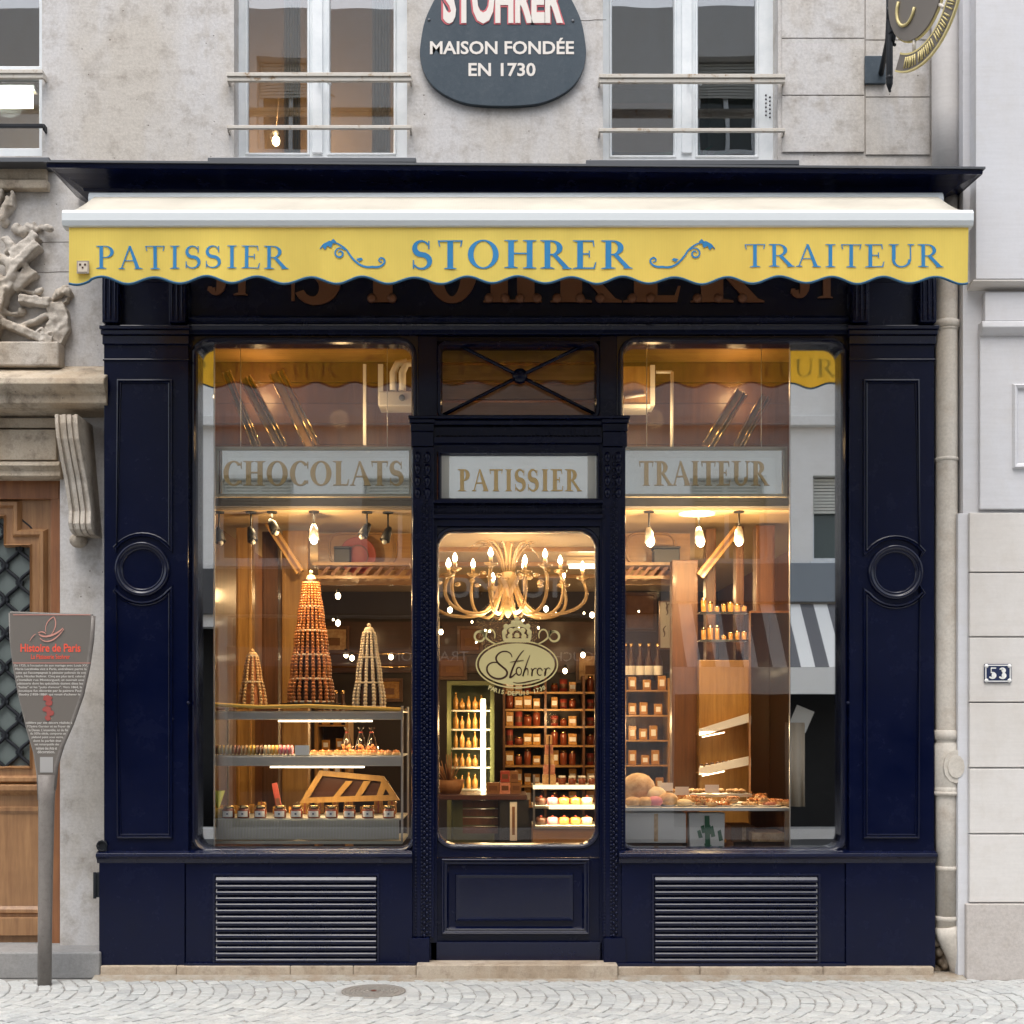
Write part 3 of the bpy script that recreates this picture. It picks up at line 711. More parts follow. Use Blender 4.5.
# frames with rounded openings
WINL = (X(197), X(411), Z(848), Z(343)); WINR = (X(624), X(842), Z(848), Z(343))
CORN = .075
def round_frame(name, outer, inner, r, yf=.0, depth=.12, parent=shop, m='navy_frame'):
    """flat board with a rounded opening and a quarter-round edge"""
    mb = MB(); x0, x1, z0, z1 = inner; X0, X1, Z0, Z1 = outer; n = 6
    inn = rrect(x0, x1, z0, z1, r, n); out = []
    per = n + 1; cor = [(X1, Z1), (X0, Z1), (X0, Z0), (X1, Z0)]
    for i in range(len(inn)): out.append(cor[i // per])
    l = [[(x, yf + depth, z) for x, z in out], [(x, yf, z) for x, z in out]]
    def ins(d): return rrect(x0 + d, x1 - d, z0 + d, z1 - d, max(r - d, .001), n)
    l += [[(x, yf, z) for x, z in ins(-.035)], [(x, yf - .012, z) for x, z in ins(-.028)], [(x, yf - .014, z) for x, z in ins(-.016)], [(x, yf + .004, z) for x, z in ins(-.006)], [(x, yf + .03, z) for x, z in ins(0)], [(x, yf + depth, z) for x, z in ins(0)]]
    mb.loops(l); return mb.build(name, m, parent)
wl = round_frame('window_frame', (X(190), X(418), Z(851), Z(336)), WINL, .075)
wr = round_frame('window_frame', (X(617), X(848), Z(851), Z(336)), WINR, .075)
def pane(name, r, y, parent, m='glass', t=.006, grow=.02):
    mb = MB().box(r[0] - grow, r[1] + grow, y, y + t, r[2] - grow, r[3] + grow); return mb.build(name, m, parent)
GY = .085
pane('pane', WINL, GY, wl); pane('pane', WINR, GY, wr)
MB().box(X(190, .1), X(213.5, .1), GY + .014, GY + .022, Z(850, .1), Z(340, .1)).build('mirror_strip', 'mirror', wl)
MB().box(X(790.5, .1), X(846, .1), GY + .014, GY + .022, Z(850, .1), Z(340, .1)).build('mirror_strip', 'mirror', wr)
MB().box(X(213.8, .1), X(215, .1), GY + .010, GY + .022, Z(850, .1), Z(340, .1)).build('mirror_edge', 'steel', wl)
MB().box(X(789.3, .1), X(790.3, .1), GY + .010, GY + .022, Z(850, .1), Z(340, .1)).build('mirror_edge', 'steel', wr)
def beads(mb, x, za, zb, y, r=.007, gap=.019, horiz=False, n=6):
    k = int(abs(zb - za) / gap)
    for i in range(k + 1):
        q = za + (zb - za) * i / k
        mb.ball((q, y, x) if horiz else (x, y, q), r, n)
mb = MB()
for px_ in (192.5, 845.5): beads(mb, X(px_), Z(845), Z(350), -.004, .006, .02)
mb.build('edge_beading', N, shop)

def pilaster(xa, xb, cxp, czp):
    yb = -.045
    p = MB(); p.box(X(xa), X(xb), yb, .14, Z(851), Z(336)).box(X(xa) + .001, X(xb) - .001, -.02, .139, Z(335.5), Z(283))
    o = p.build('pilaster', N, shop, bevel=.004)
    mb = MB()
    a, b = X(xa + 13), X(xb - 15)
    cx, cz = X(cxp), Z(czp); R = 32 / 165
    def arc(top):
        hw = (b - a) / 2; al = math.asin(min(1, hw / R)); pts = []
        for k in range(13):
            t = -al + 2 * al * k / 12; pts.append((cx + R * math.sin(t), cz + (R if top else -R) * math.cos(t)))
        return pts
    up = arc(True); up = [(a, up[0][1])] + up[1:-1] + [(b, up[-1][1])]
    poly = up + [(b, Z(381)), (a, Z(381))]
    prof = [(-.001, yb + .002), (.004, yb - .016), (.012, yb - .018), (.018, yb - .006), (.022, yb - .010), (.027, yb - .008), (.032, yb + .004)]
    poly_moulding(mb, poly, prof)
    lo = arc(False); lo = [(a, lo[0][1])] + lo[1:-1] + [(b, lo[-1][1])]
    poly2 = lo + [(b, Z(838)), (a, Z(838))]
    poly_moulding(mb, poly2, prof)
    mb.lathe([(r, y) for r, y in ((.168, yb + .002), (.164, yb - .020), (.155, yb - .027), (.143, yb - .024), (.136, yb - .010), (.130, yb - .014), (.122, yb - .012), (.117, yb + .002))], (cx, 0, cz), 40, 'y')
    mb.build('panel_moulding', 'navy_frame', o)
    c = MB(); x0, x1 = X(xa) - .005, X(xb) + .006
    def band(y, za, zb, g=0): c.box(x0 - g, x1 + g, y, .12, Z(zb), Z(za))
    band(-.085, 329, 333, .012); band(-.075, 333.3, 338, .006); band(-.062, 338.3, 347, 0); band(-.055, 361, 363, 0)
    c.build('capital', 'navy_frame', o, bevel=.004)
    # fluted console block in the frieze
    k = MB(); k.box(X(xa + 1), X(xa + 17), -.10, .1, Z(327), Z(283)); 
    for i in range(3): k.tube([(X(xa + 4 + i * 5), -.102, Z(325)), (X(xa + 4 + i * 5), -.102, Z(284))], .008, 6)
    k.box(X(xb - 17), X(xb - 1), -.10, .1, Z(327), Z(283))
    for i in range(3): k.tube([(X(xb - 14 + i * 5), -.102, Z(325)), (X(xb - 14 + i * 5), -.102, Z(284))], .008, 6)
    k.build('frieze_console', N, o, bevel=.003)
pilaster(106, 190, 144.5, 570); pilaster(847.5, 932, 893, 573)
# plinth base
b = MB(); yb = -.05
b.box(X(102), X(187), yb - .012, .14, Z(965), Z(860)); b.box(X(187.3), X(413), yb, .14, Z(963), Z(860)); b.box(X(621), X(843), yb, .14, Z(963), Z(860)); b.box(X(843.3), X(932), yb - .012, .14, Z(966), Z(860))
b.build('plinth', N, shop, bevel=.004)
b = MB()
for xa, xb in ((100, 413), (618, 933)):
    b.extx([(.1, Z(849)), (-.05, Z(850)), (-.085, Z(852)), (-.09, Z(855)), (-.075, Z(857.5)), (-.068, Z(859)), (-.062, Z(862)), (.1, Z(862))], X(xa), X(xb))
b.build('dado_rail', 'navy_worn', shop, bevel=.002)
b = MB()
for xa, xb in ((187, 416), (615, 843)): b.box(X(xa), X(xb), yb - .03, .1, Z(965.5), Z(961))
b.build('skirting', 'navy_worn', shop, bevel=.002)
def louvre(xa, xb):
    g = MB(); moulding(g, X(xa) - .02, X(xb) + .02, Z(962) - .0, Z(872), [(0, yb - .001), (.002, yb - .012), (.014, yb - .012), (.02, yb - .002)])
    n = 14; z0, z1 = Z(960.5), Z(875)
    for i in range(n):
        za = z0 + (z1 - z0) * i / n; h = (z1 - z0) / n
        g.extx([(yb - .024, za + .002), (yb - .027, za + .010), (yb - .022, za + .012), (yb - .005, za + .017), (yb - .004, za + h * 1.04), (yb - .001, za + h)], X(xa), X(xb))
    g.build('louvre_grille', 'navy_worn', shop)
louvre(218, 377); louvre(654, 815)
# stone base strips
b = MB()
for xa, xb in ((100, 176), (176.3, 290), (290.3, 353), (353.3, 416)): b.box(X(xa, -.1), X(xb, -.1), -.095, .3, -.01, Z(966.3, -.1))
for xa, xb in ((618, 700), (700.3, 823), (823.3, 934)): b.box(X(xa, -.1), X(xb, -.1), -.10, .3, -.01, Z(967, -.1))
tag(b.build('base_course', 'base_stone', shop, bevel=.006))
MB().box(X(416.5, -.14), X(617.5, -.14), -.15, .3, -.01, Z(964, -.12)).build('door_sill', 'base_stone', shop, bevel=.006)
# frieze and architrave
b = MB(); b.box(X(190.3), X(847), .0, .14, Z(318), Z(196)); b.build('frieze', N, shop); b = MB(); b.box(X(107), X(190.1), .002, .14, Z(282.8), Z(196)); b.box(X(847.2), X(931), .002, .14, Z(282.8), Z(196)); b.build('frieze_end', N, shop)
b = MB()
for i, (xa, xb) in enumerate(((190.5, 847),)):
    b.extx([(.1, Z(317)), (-.05, Z(318)), (-.06, Z(321)), (-.035, Z(324)), (-.045, Z(328)), (-.03, Z(331)), (-.02, Z(335)), (.1, Z(336.5))], X(xa), X(xb))
b.build('architrave', N, shop, bevel=.002)
L = MB(); 
for ch, a, b_ in (('S', 289, 343), ('T', 358, 408), ('O', 426, 479), ('H', 484, 541), ('R', 552, 615), ('E', 625, 682), ('R', 692, 757)): serif_text(L, ch, X(a), X(b_), Z(303), Z(236), -.003, .014, t=.26, th=.1, step=.0006)
for a in (372, 392, 489, 505, 520, 537, 557, 580, 600, 632, 650, 697, 718, 742): L.lathe([(0, -.022), (.018, -.020), (.028, -.010), (.03, 0)], (X(a), -.012, Z(299)), 12, 'y')

serif_text(L, '51', X(208), X(248), Z(296), Z(256), -.003, .014, t=.2, th=.08, step=.0006); serif_text(L, '51', X(790), X(832), Z(299), Z(256), -.003, .014, t=.2, th=.08, step=.0006)
L.build('frieze_lettering', 'gold_dull', shop)
# big cornice (runs a little downhill to the right)
cor = MB(); prof = [(-.16, 196), (-.17, 193), (-.20, 190), (-.27, 184), (-.35, 178), (-.42, 173.5), (-.45, 172.5), (-.455, 168)]
def cloop(a):
    pts = []
    for y, p in prof:
        o = (-y - .16) * .42
        x = X(84, -.16) - o if a == 0 else X(944, -.16) + o
        dz = (-.01 if a else .028) * 1
        pts.append((x, y, Z(p, y) + dz))
    pts.append((pts[-1][0], .14, pts[-1][2] + .03)); pts.append((pts[0][0], .14, pts[0][2]))
    return pts
A, B = cloop(0), cloop(1); cor.loops([A, B]); n = len(A)
# returns: side faces follow the flare
cor.add(A, [tuple(range(n))]); cor.add(B, [tuple(range(n))[::-1]])
cor.build('cornice', N, shop)
tp = MB(); za, zb = A[7][2] + .002, B[7][2] + .002
tp.add([(A[7][0] - .01, -.465, za), (B[7][0] + .01, -.465, zb), (B[7][0] + .01, .14, zb + .035), (A[7][0] - .01, .14, za + .035), (A[7][0] - .01, -.465, za + .012), (B[7][0] + .01, -.465, zb + .012), (B[7][0] + .01, .14, zb + .047), (A[7][0] - .01, .14, za + .047)],
       [(0, 1, 5, 4), (4, 5, 6, 7), (3, 2, 1, 0), (0, 4, 7, 3), (1, 2, 6, 5), (2, 3, 7, 6)]); tp.build('cornice_flashing', 'zinc', shop)
# ---- entrance bay
b = MB(); 
b.box(X(418.3), X(437), .0, .14, Z(963), Z(336)); b.box(X(600), X(616.7), .0, .14, Z(963), Z(336))
b.box(X(437), X(600), .01, .14, Z(341), Z(336)); b.box(X(437), X(600), .0, .14, Z(452), Z(419)); b.box(X(437), X(600), .0, .14, Z(526), Z(500))
b.build('entrance_frame', N, shop, bevel=.002)
b = MB()
for xa, xb in ((413, 434), (602, 625)):
    b.box(X(xa), X(xb), -.03, .0, Z(937), Z(448))
b.build('entrance_post', N, shop, bevel=.003)
b = MB()
for xa, xb in ((411, 434), (602, 627)):
    for (y, p, q, g) in ((-.075, 418, 421, 4), (-.065, 421.3, 425, 2), (-.05, 425.3, 433, 0), (-.042, 433.3, 447.5, -1)): b.box(X(xa - g / 2), X(xb + g / 2), y, .01, Z(q), Z(p))
b.box(X(434), X(602), -.07, .01, Z(421), Z(418)); b.box(X(434), X(602), -.035, .01, Z(426), Z(421.3)); b.box(X(434), X(602), -.03, .01, Z(444), Z(437.5))
b.box(X(434), X(602), -.05, .01, Z(504.3), Z(501)); b.box(X(434), X(602), -.03, .01, Z(519), Z(515))
b.build('entablature', N, shop, bevel=.003)
b = MB()
for i in range(38): b.box(X(437 + i * 4.33), X(439.6 + i * 4.33), -.034, .01, Z(436.5), Z(429))
for i in range(5):
    for s_ in (414.5, 605): b.box(X(s_ + i * 4), X(s_ + 2.4 + i * 4), -.060, -.03, Z(432), Z(427))
b.build('dentil_band', N, shop)
b = MB()
for px_ in (416, 422, 430.5, 604, 610.5, 622): beads(b, X(px_), Z(935), Z(508), -.033, .0075, .021)
for px_ in (426, 614.5):   # carved leaf rope
    k = 150
    for i in range(k):
        z = Z(935) + (Z(452) - Z(935)) * i / k; b.ball((X(px_) + .008 * (1 if i % 2 else -1), -.034, z), .010, 6, 1.3)
for pz in (507, 512.5): beads(b, Z(pz), X(435), X(601), -.012, .007, .02, horiz=True)
for px_ in (418, 428, 607, 618):
    for i in range(4): b.ball((X(px_), -.032, Z(458 + i * 12)), .02, 8, 1.7)
b.build('carved_beading', N, shop)
b = MB(); b.box(X(410), X(430), -.065, .01, Z(965), Z(936.5)); b.box(X(603), X(625), -.065, .01, Z(965), Z(936.5)); b.build('post_base', N, shop, bevel=.003)
# upper transom light with crossed bars
tr = MB(); moulding(tr, X(437), X(600), Z(419), Z(341), [(0, .0), (.006, -.012), (.022, -.012), (.03, .02), (.03, .1)], r=.05); tro = tr.build('transom_light', N, shop)
MB().box(X(438), X(599), .06, .066, Z(418.5), Z(341.5)).build('pane', 'glass_case', tro)
b = MB(); c0 = (X(520), Z(375))
for ex, ey in ((443, 414), (597, 414), (455, 342), (588, 342)):
    b.tube([(c0[0], .025, c0[1]), (X(ex), .025, Z(ey))], .011, 8)
b.lathe([(.0, -.02), (.022, -.018), (.034, -.006), (.046, .0), (.046, .02), (0, .02)], (c0[0], .02, c0[1]), 20, 'y'); b.build('crossed_bars', N, tro)
# PATISSIER glass sign over the door
ps = MB(); moulding(ps, X(438), X(600), Z(501), Z(451.5), [(0, -.001), (.004, -.016), (.012, -.016), (.02, .01), (.021, .05)]); pso = ps.build('sign_frame', N, shop)
MB().box(X(439), X(599), .028, .04, Z(500.5), Z(452)).build('sign_panel', 'white_panel', pso)
MB().box(X(441.5), X(449), .022, .027, Z(498), Z(455)).build('sign_border', 'opal', pso)
MB().box(X(588), X(596), .022, .027, Z(498), Z(455)).build('sign_border', 'opal', pso)
L = MB(); serif_text(L, 'PATISSIER', X(458), X(580.5), Z(490.5), Z(468.5), .026, .003, t=.2, th=.06, gap=.08); L.build('gilt_lettering', 'gold', pso)
# door
yd = .03
dr = round_frame('door', (X(436), X(601), Z(858), Z(525)), (X(438.5), X(595.5), Z(844), Z(531.5)), .095, yf=yd, depth=.05)
MB().box(X(437.5), X(597), yd + .012, yd + .018, Z(845), Z(530)).build('pane', 'glass', dr)
MB().box(X(432), X(601.5), yd + .0, yd + .05, Z(962), Z(858.5)).build('lower_rail', N, dr, bevel=.003)
b = MB(); moulding(b, X(441), X(590), Z(935), Z(858.5), [(0, yd - .001), (.004, yd - .03), (.012, yd - .032), (.022, yd - .018), (.034, yd - .022), (.046, yd - .004)])
moulding(b, X(455), X(574), Z(922), Z(874), [(0, yd - .001), (.006, yd - .022), (.016, yd - .02), (.026, yd - .016)], cap=True); b.build('door_panel', 'navy_frame', dr, bevel=.002)
MB().box(X(430.5), X(602.5), yd - .03, yd - .002, Z(962), Z(942)).build('kick_board', 'navy_worn', dr, bevel=.004)
# medallion on the door glass
med = MB(); cx, cz = X(517), Z(664); ym = yd + .010
def ellipse_ring(mb, rx, rz, w, y, n=48):
    A_ = [(cx + rx * math.cos(2 * PI * k / n), cz + rz * math.sin(2 * PI * k / n)) for k in range(n + 1)]
    B_ = [(cx + (rx - w) * math.cos(2 * PI * k / n), cz + (rz - w) * math.sin(2 * PI * k / n)) for k in range(n + 1)]
    mb.strip(A_, B_, y - .001, y)
ellipse_ring(med, 41.5 / 165, 24.3 / 165, .008, ym)
med.prism([(cx + 38 / 165 * math.cos(2 * PI * k / 48), cz + 21 / 165 * math.sin(2 * PI * k / 48)) for k in range(48)], ym - .001, ym)
for s_ in (1, -1):
    def mp(pts): return [(cx + s_ * (p[0] - 517) / 165, Z(p[1])) for p in pts]
    stroke(med, mp(bez((537, 644), (546, 641), (553, 634), (550, 630)) + [(554.5 + 5 * math.cos(a), 636 - 5 * math.sin(a)) for a in [PI * .75 - i * .42 for i in range(18)]]), .014, ym)
    stroke(med, mp([(543.5 + 4.5 * math.cos(a), 635 - 6 * math.sin(a)) for a in [-.9 + i * .35 for i in range(14)]]), .009, ym - .0012)
    stroke(med, mp(bez((517, 625), (526, 623), (533, 630), (529, 640))), [.019] * 15, ym)
    stroke(med, mp(bez((517, 628), (523, 630), (525, 634), (522, 641))), [.016] * 15, ym - .0012)
med.prism([(X(504), Z(642)), (X(505), Z(638)), (X(529.5), Z(638)), (X(530.5), Z(642))], ym - .0025, ym - .0015)
for a, b_ in ((517, 622.5), (517, 618.8), (513.4, 622.5), (520.6, 622.5), (506, 626), (528, 626), (504.5, 632), (529.5, 632), (511, 630), (523, 630), (510, 636), (517, 635), (524, 636)): med.ball((X(a), ym, Z(b_)), .016, 8, 1, .15)
med.build('crest', 'gold_leaf', dr)
sl = MB(); yS = ym - .0015
def Pz(l): return [(X(a), Z(b_)) for a, b_ in l]
stroke(sl, Pz(bez((512, 657), (512, 650), (500, 648), (496, 657)) + bez((496, 657), (495, 666), (512, 668), (506, 676)) + bez((506, 676), (498, 683), (485, 675), (487, 667)) + bez((487, 667), (489, 661), (497, 661), (500, 664))), .012, yS)
stroke(sl, Pz(bez((524, 650), (518, 655), (512, 668), (510, 677)) + bez((510, 677), (511, 678), (515, 674), (517, 672))), .011, yS - .001)
stroke(sl, Pz([(510, 662), (516, 661), (524, 660)]), .006, yS - .002)
stroke(sl, Pz([(519 + 2.6 * math.cos(a), 671 - 4 * math.sin(a)) for a in [i * .45 for i in range(16)]]), .009, yS)
stroke(sl, Pz(bez((530, 655), (527, 662), (524, 672), (523, 676)) + bez((524, 672), (526, 667), (529, 666), (528, 675))), .009, yS - .001)
stroke(sl, Pz(bez((531, 669), (532, 667), (533, 670), (532, 676)) + bez((532, 673), (533, 668), (536, 667), (537, 669))), .008, yS)
stroke(sl, Pz([(540 + 2.6 * math.cos(a), 671.5 - 3.6 * math.sin(a)) for a in [.2 + i * .4 for i in range(14)]]), .008, yS - .001)
stroke(sl, Pz(bez((544, 669), (546, 667), (547, 670), (545, 676)) + bez((545, 673), (546, 668), (549, 666), (550.5, 669))), .008, yS)
stroke(sl, Pz(bez((513, 682), (520, 685), (532, 680), (540, 679))), .008, yS)
sl.build('script_lettering', 'choc', dr)
arc_t = 'PARIS DEPUIS 1730'
for i, ch in enumerate(arc_t):
    if ch == ' ': continue
    a = math.radians(-127 + 74 * i / (len(arc_t) - 1)); 
    gx, gz = cx + 46 / 165 * math.cos(a), cz + 29.5 / 165 * math.sin(a)
    o = sans(ch, 'arc_letter', 'gold_leaf', dr, 0, 0, .026, y=ym, bold=.03); 
    o.location = (gx, 0, gz - .012); o.rotation_euler = (0, -(a + PI / 2) * .45, 0)
letters = [c for c in children(dr) if c.name.startswith('arc_letter')]
dg = bpy.context.evaluated_depsgraph_get(); allb = MB()
for o in letters:
    mm = Matrix.LocRotScale(o.location, o.rotation_euler, None)
    allb.add([tuple(mm @ v.co) for v in o.data.vertices], [tuple(p.vertices) for p in o.data.polygons]); bpy.data.objects.remove(o)
o = allb.build('motto_lettering', 'gold_leaf', dr, fix=False); s_ = o.modifiers.new('s', 'SOLIDIFY'); s_.thickness = .001
# hinges / fittings
b = MB(); b.box(X(95.5, -.03), X(101.7, -.03), -.06, -.0, Z(896), Z(872)); b.tube([(X(98), -.065, Z(897)), (X(98), -.065, Z(871))], .01, 8); b.build('shutter_hinge', 'iron', shop, bevel=.002)
b = MB(); b.tube([(X(105) + .03 * math.cos(a), -.06, Z(845) + .03 * math.sin(a)) for a in [i * PI / 6 for i in range(11)]], .006, 6); b.box(X(101), X(109), -.055, -.045, Z(852), Z(840)); b.build('shutter_hook', 'iron', shop)
b = MB()
for px_, pz in ((174, 719), (190, 703), (846, 703)): b.lathe([(0, -.012), (.008, -.010), (.012, 0)], (X(px_), -.045, Z(pz)), 10, 'y')
b.build('bolt_head', N, shop)

# ============================================================ AWNING
aw = thing('awning', 'yellow scalloped awning with cream top and blue lettering over the shopfront', 'awning')
yb0, yf0 = -.40, -1.0; x0, x1 = X(68, yf0), X(968, yf0); xb0, xb1 = X(94, yb0), X(938, yb0)
zb0, zf0 = Z(197, yb0), Z(212.5, yf0)
n = 40; vs = []
for i in range(n + 1):
    u = i / n
    for j in range(7):
        v_ = j / 6; sag = -.010 * math.sin(PI * v_) * (1 + .3 * math.sin(i * 1.3))
        xa = xb0 + (xb1 - xb0) * u; xb = x0 + (x1 - x0) * u
        vs.append((xa + (xb - xa) * v_, yb0 + (yf0 - yb0) * v_, zb0 + (zf0 - zb0) * v_ + sag))
mb = MB().add(vs, [(i * 7 + j, (i + 1) * 7 + j, (i + 1) * 7 + j + 1, i * 7 + j + 1) for i in range(n) for j in range(6)], True)
o = mb.build('canopy', 'cream_cloth', aw); s_ = o.modifiers.new('s', 'SOLIDIFY'); s_.thickness = .003
fb = MB(); zt, zl = Z(211, yf0), Z(228, yf0)
fb.extx([(yf0, zl), (yf0 - .02, zl + .005), (yf0 - .03, zl + .03), (yf0 - .03, zt - .02), (yf0 - .015, zt), (yf0 + .04, zt + .01), (yf0 + .05, zl)], X(63.5, yf0), X(972, yf0)); fb.build('front_bar', 'alu', aw, bevel=.002)
MB().tube([(xb0 - .04, yb0 + .07, zb0 + .0), (xb1 + .04, yb0 + .07, zb0 + .0)], .05, 14).build('roller', 'alu', aw)
fa = MB()
for px_ in (200, 400, 640, 850):
    x = X(px_, -.6); fa.tube([(x, .0, Z(296, -.1) + .5), (x + .28, -.5, zb0 - .16), (x, yf0 + .04, zl + .03)], .017, 8)
fa.build('folding_arm', 'alu', aw)
# valance
yv = yf0 - .008; zt = Z(227.5, yv); per = 52.1; xl, xr = 69, 968.5
def edge(px_): 
    return 280.2 + 3.4 * math.cos((px_ - 76) / per * 2 * PI) + (1.2 if px_ < 90 else 0)
cols = 360; rws = 8; vs = []
def vy(px_, v_): return yv + .007 * math.sin(px_ * .045 + 1) * v_ + .006 * math.sin(px_ * .021) * v_ + .003 * math.sin(px_ * .17) * v_ * v_
for i in range(cols + 1):
    px_ = xl + (xr - xl) * i / cols; zb_ = Z(edge(px_), yv)
    for j in range(rws + 1):
        v_ = j / rws; vs.append((X(px_, yv), vy(px_, v_), zt + (zb_ - zt) * v_))
R1 = rws + 1
mb = MB().add(vs, [(i * R1 + j, (i + 1) * R1 + j, (i + 1) * R1 + j + 1, i * R1 + j + 1) for i in range(cols) for j in range(rws)], True)
val = mb.build('valance', 'yellow', aw)
mb = MB()
mb.tube([(X(xl + (xr - xl) * i / cols, yv), vy(xl + (xr - xl) * i / cols, 1), Z(edge(xl + (xr - xl) * i / cols), yv)) for i in range(cols + 1)], .0065, 6)
mb.build('blue_piping', 'blue_trim', aw)
yl = yv - .014
def drape_letters(mb):   # letters follow the cloth
    out = []
    for x, y, z in mb.v:
        px_ = CX + x * F / (yv - CAMY); zb_ = Z(edge(px_), yv); out.append((x, vy(px_, max(0, (zt - z) / (zt - zb_))) - .0022 + (y - yl) * .6, z))
    mb.v = out; return mb
L = MB(); serif_text(L, 'PATISSIER', X(96, yl), X(286, yl), Z(268, yl), Z(245, yl), yl, .001, t=.12, th=.04, gap=.13)
serif_text(L, 'STOHRER', X(411.5, yl), X(630, yl), Z(268, yl), Z(239.5, yl), yl, .001, t=.155, th=.05, gap=.13)
serif_text(L, 'TRAITEUR', X(745, yl), X(942, yl), Z(266.5, yl), Z(243.5, yl), yl, .001, t=.12, th=.04, gap=.13)
drape_letters(L).build('lettering', 'blue_letter', aw)
orn = MB()
def ornament(fx):
    def q(l): return [(X(fx(a), yl), Z(b_, yl)) for a, b_ in l]
    stroke(orn, q(bez((320, 248), (326, 238), (338, 240), (347, 250)) + bez((347, 250), (354, 262), (362, 268), (372, 266)) + bez((372, 266), (384, 268), (388, 258), (381, 257)) + bez((381, 257), (377, 258), (379, 262), (382, 261))), .011, yl)
    stroke(orn, q([(339.5 + (6 - i * .26) * math.cos(.6 + i * .5), 252.5 - (6 - i * .26) * math.sin(.6 + i * .5)) for i in range(18)]), .010, yl - .0012)
    orn.prism(q([(319, 248), (323, 243), (329, 240), (333, 241), (331, 247), (327, 245), (325, 249), (322, 246)]), yl - .0035, yl - .0022)
    orn.prism(q([(330, 241), (333, 238), (336, 241), (334, 243)]), yl - .0045, yl - .0035)
    orn.prism(q([(356, 258), (361, 257), (363, 259), (359, 261)]), yl - .0035, yl - .0022)
ornament(lambda a: a); ornament(lambda a: 1035 - a)
drape_letters(orn).build('scroll_ornament', 'blue_letter', aw)
em = MB().box(X(77, yl), X(89, yl), yl - .004, yl + .004, Z(273.5, yl), Z(261, yl)); o = em.build('printed_patch', mat('patch', (.35, .3, .25), .8), aw)
em = MB(); em.box(X(78.3, yl), X(87.7, yl), yl - .006, yl - .0045, Z(272, yl), Z(262.5, yl)); em.build('patch_face', mat('patch_pale', (.6, .52, .42), .8), aw)
em = MB()
for a, b_, r in ((80.5, 265, 1), (85.5, 265, 1), (83, 268, .9)): em.box(X(a - r, yl), X(a + r, yl), yl - .008, yl - .0065, Z(b_ + r, yl), Z(b_ - r, yl))
em.build('patch_mark', 'choc', aw)

# ============================================================ HANGING / WALL SIGNS
sg = thing('shop_plaque', 'slate blue rounded enamel plaque fixed to the stone between the upper windows', 'sign')
ysn = .115
def half(s_):
    return [(503 + s_ * a, b_) for a, b_ in ((0, 106), (18, 105.5), (38, 103), (56, 96), (70, 86), (79, 72), (83, 56), (82, 40), (78, 20), (70, 2), (62, -12), (56, -28), (52, -42), (0, -46))]
ol = half(1) + half(-1)[::-1][1:-1]
ol = [(X(a, ysn), Z(b_, ysn)) for a, b_ in ol]
sm_ = []
nn = len(ol)
for i in range(nn):   # round the outline
    p0, p1, p2, p3 = ol[i - 1], ol[i], ol[(i + 1) % nn], ol[(i + 2) % nn]
    for k in range(4):
        t_ = k / 4
        sm_.append(tuple(.5 * (2 * p1[d] + (p2[d] - p0[d]) * t_ + (2 * p0[d] - 5 * p1[d] + 4 * p2[d] - p3[d]) * t_ ** 2 + (-p0[d] + 3 * p1[d] - 3 * p2[d] + p3[d]) * t_ ** 3) for d in (0, 1)))
MB().prism(sm_, ysn, WY).build('board', 'slate_enamel', sg, bevel=.003)
sans('STOHRER', 'heading_edge', 'pink_letter', sg, X(503, ysn), Z(25.2, ysn), 50 / 165, X(565, ysn) - X(441, ysn), y=ysn - .002, bold=.075)
sans('STOHRER', 'heading', 'cream_letter', sg, X(503, ysn), Z(24, ysn), 48.5 / 165, X(563, ysn) - X(443, ysn), y=ysn - .005, bold=.045)
sans('MAISON FONDÉE', 'founding_lettering', 'cream_letter', sg, X(508 - 6, ysn), Z(54.5, ysn), 16.5 / 163, X(574, ysn) - X(430, ysn), y=ysn - .002, bold=.022)
sans('EN 1730', 'date_lettering', 'cream_letter', sg, X(502, ysn), Z(76.5, ysn), 13.5 / 163, X(535, ysn) - X(468, ysn), y=ysn - .002, bold=.022)
b = MB()
for a, b_ in ((429, 20), (573, 21)): b.lathe([(0, -.006), (.008, -.004), (.01, 0)], (X(a, ysn), ysn, Z(b_, ysn)), 10, 'y')
b.build('screw', 'zinc', sg)

hs = thing('bracket_sign', 'oval hanging sign on a black scrolled iron bracket beside the white building', 'hanging sign')
yh_ = -.35
MB().box(X(866, .1), X(887, .1), .118, .138, Z(82, .1), Z(54, .1)).build('wall_plate', 'slate_enamel', hs, bevel=.004)
b = MB(); b.tube([(X(882, .1), .12, Z(72, .1)), (X(888, -.2), -.2, Z(40, -.2)), (X(889.5, yh_), yh_, Z(8, yh_))], .017, 8)
b.tube([(X(889.5, -.3), -.30, Z(-60, -.3)), (X(889.5, -.3), -.30, Z(84, -.3)), (X(889.5, -.3), -.30, Z(92, -.3))], [.02, .02, .004], 8)
b.ball((X(889.5, -.3), -.3, Z(78, -.3)), .022, 10); b.ball((X(890, -.3), -.3, Z(91, -.3)), .008, 8)
b.tube([(X(893, -.3), -.3, Z(10 + 8 * i, -.3)) if i % 2 else (X(891, -.3), -.3, Z(10 + 8 * i, -.3)) for i in range(-6, 5)], .022, 8)
b.tube([(X(891.5, -.3) + .02 * math.cos(i * .9), -.3 + .02 * math.sin(i * .9), Z(45 - i * 2.5, -.3)) for i in range(34)], .010, 6)
b.tube([(X(889.5, -.3), -.3, Z(-60, -.3)), (X(925, -.75), -.75, Z(-62, -.75))], .016, 8)
b.build('scroll_bracket', 'iron', hs)
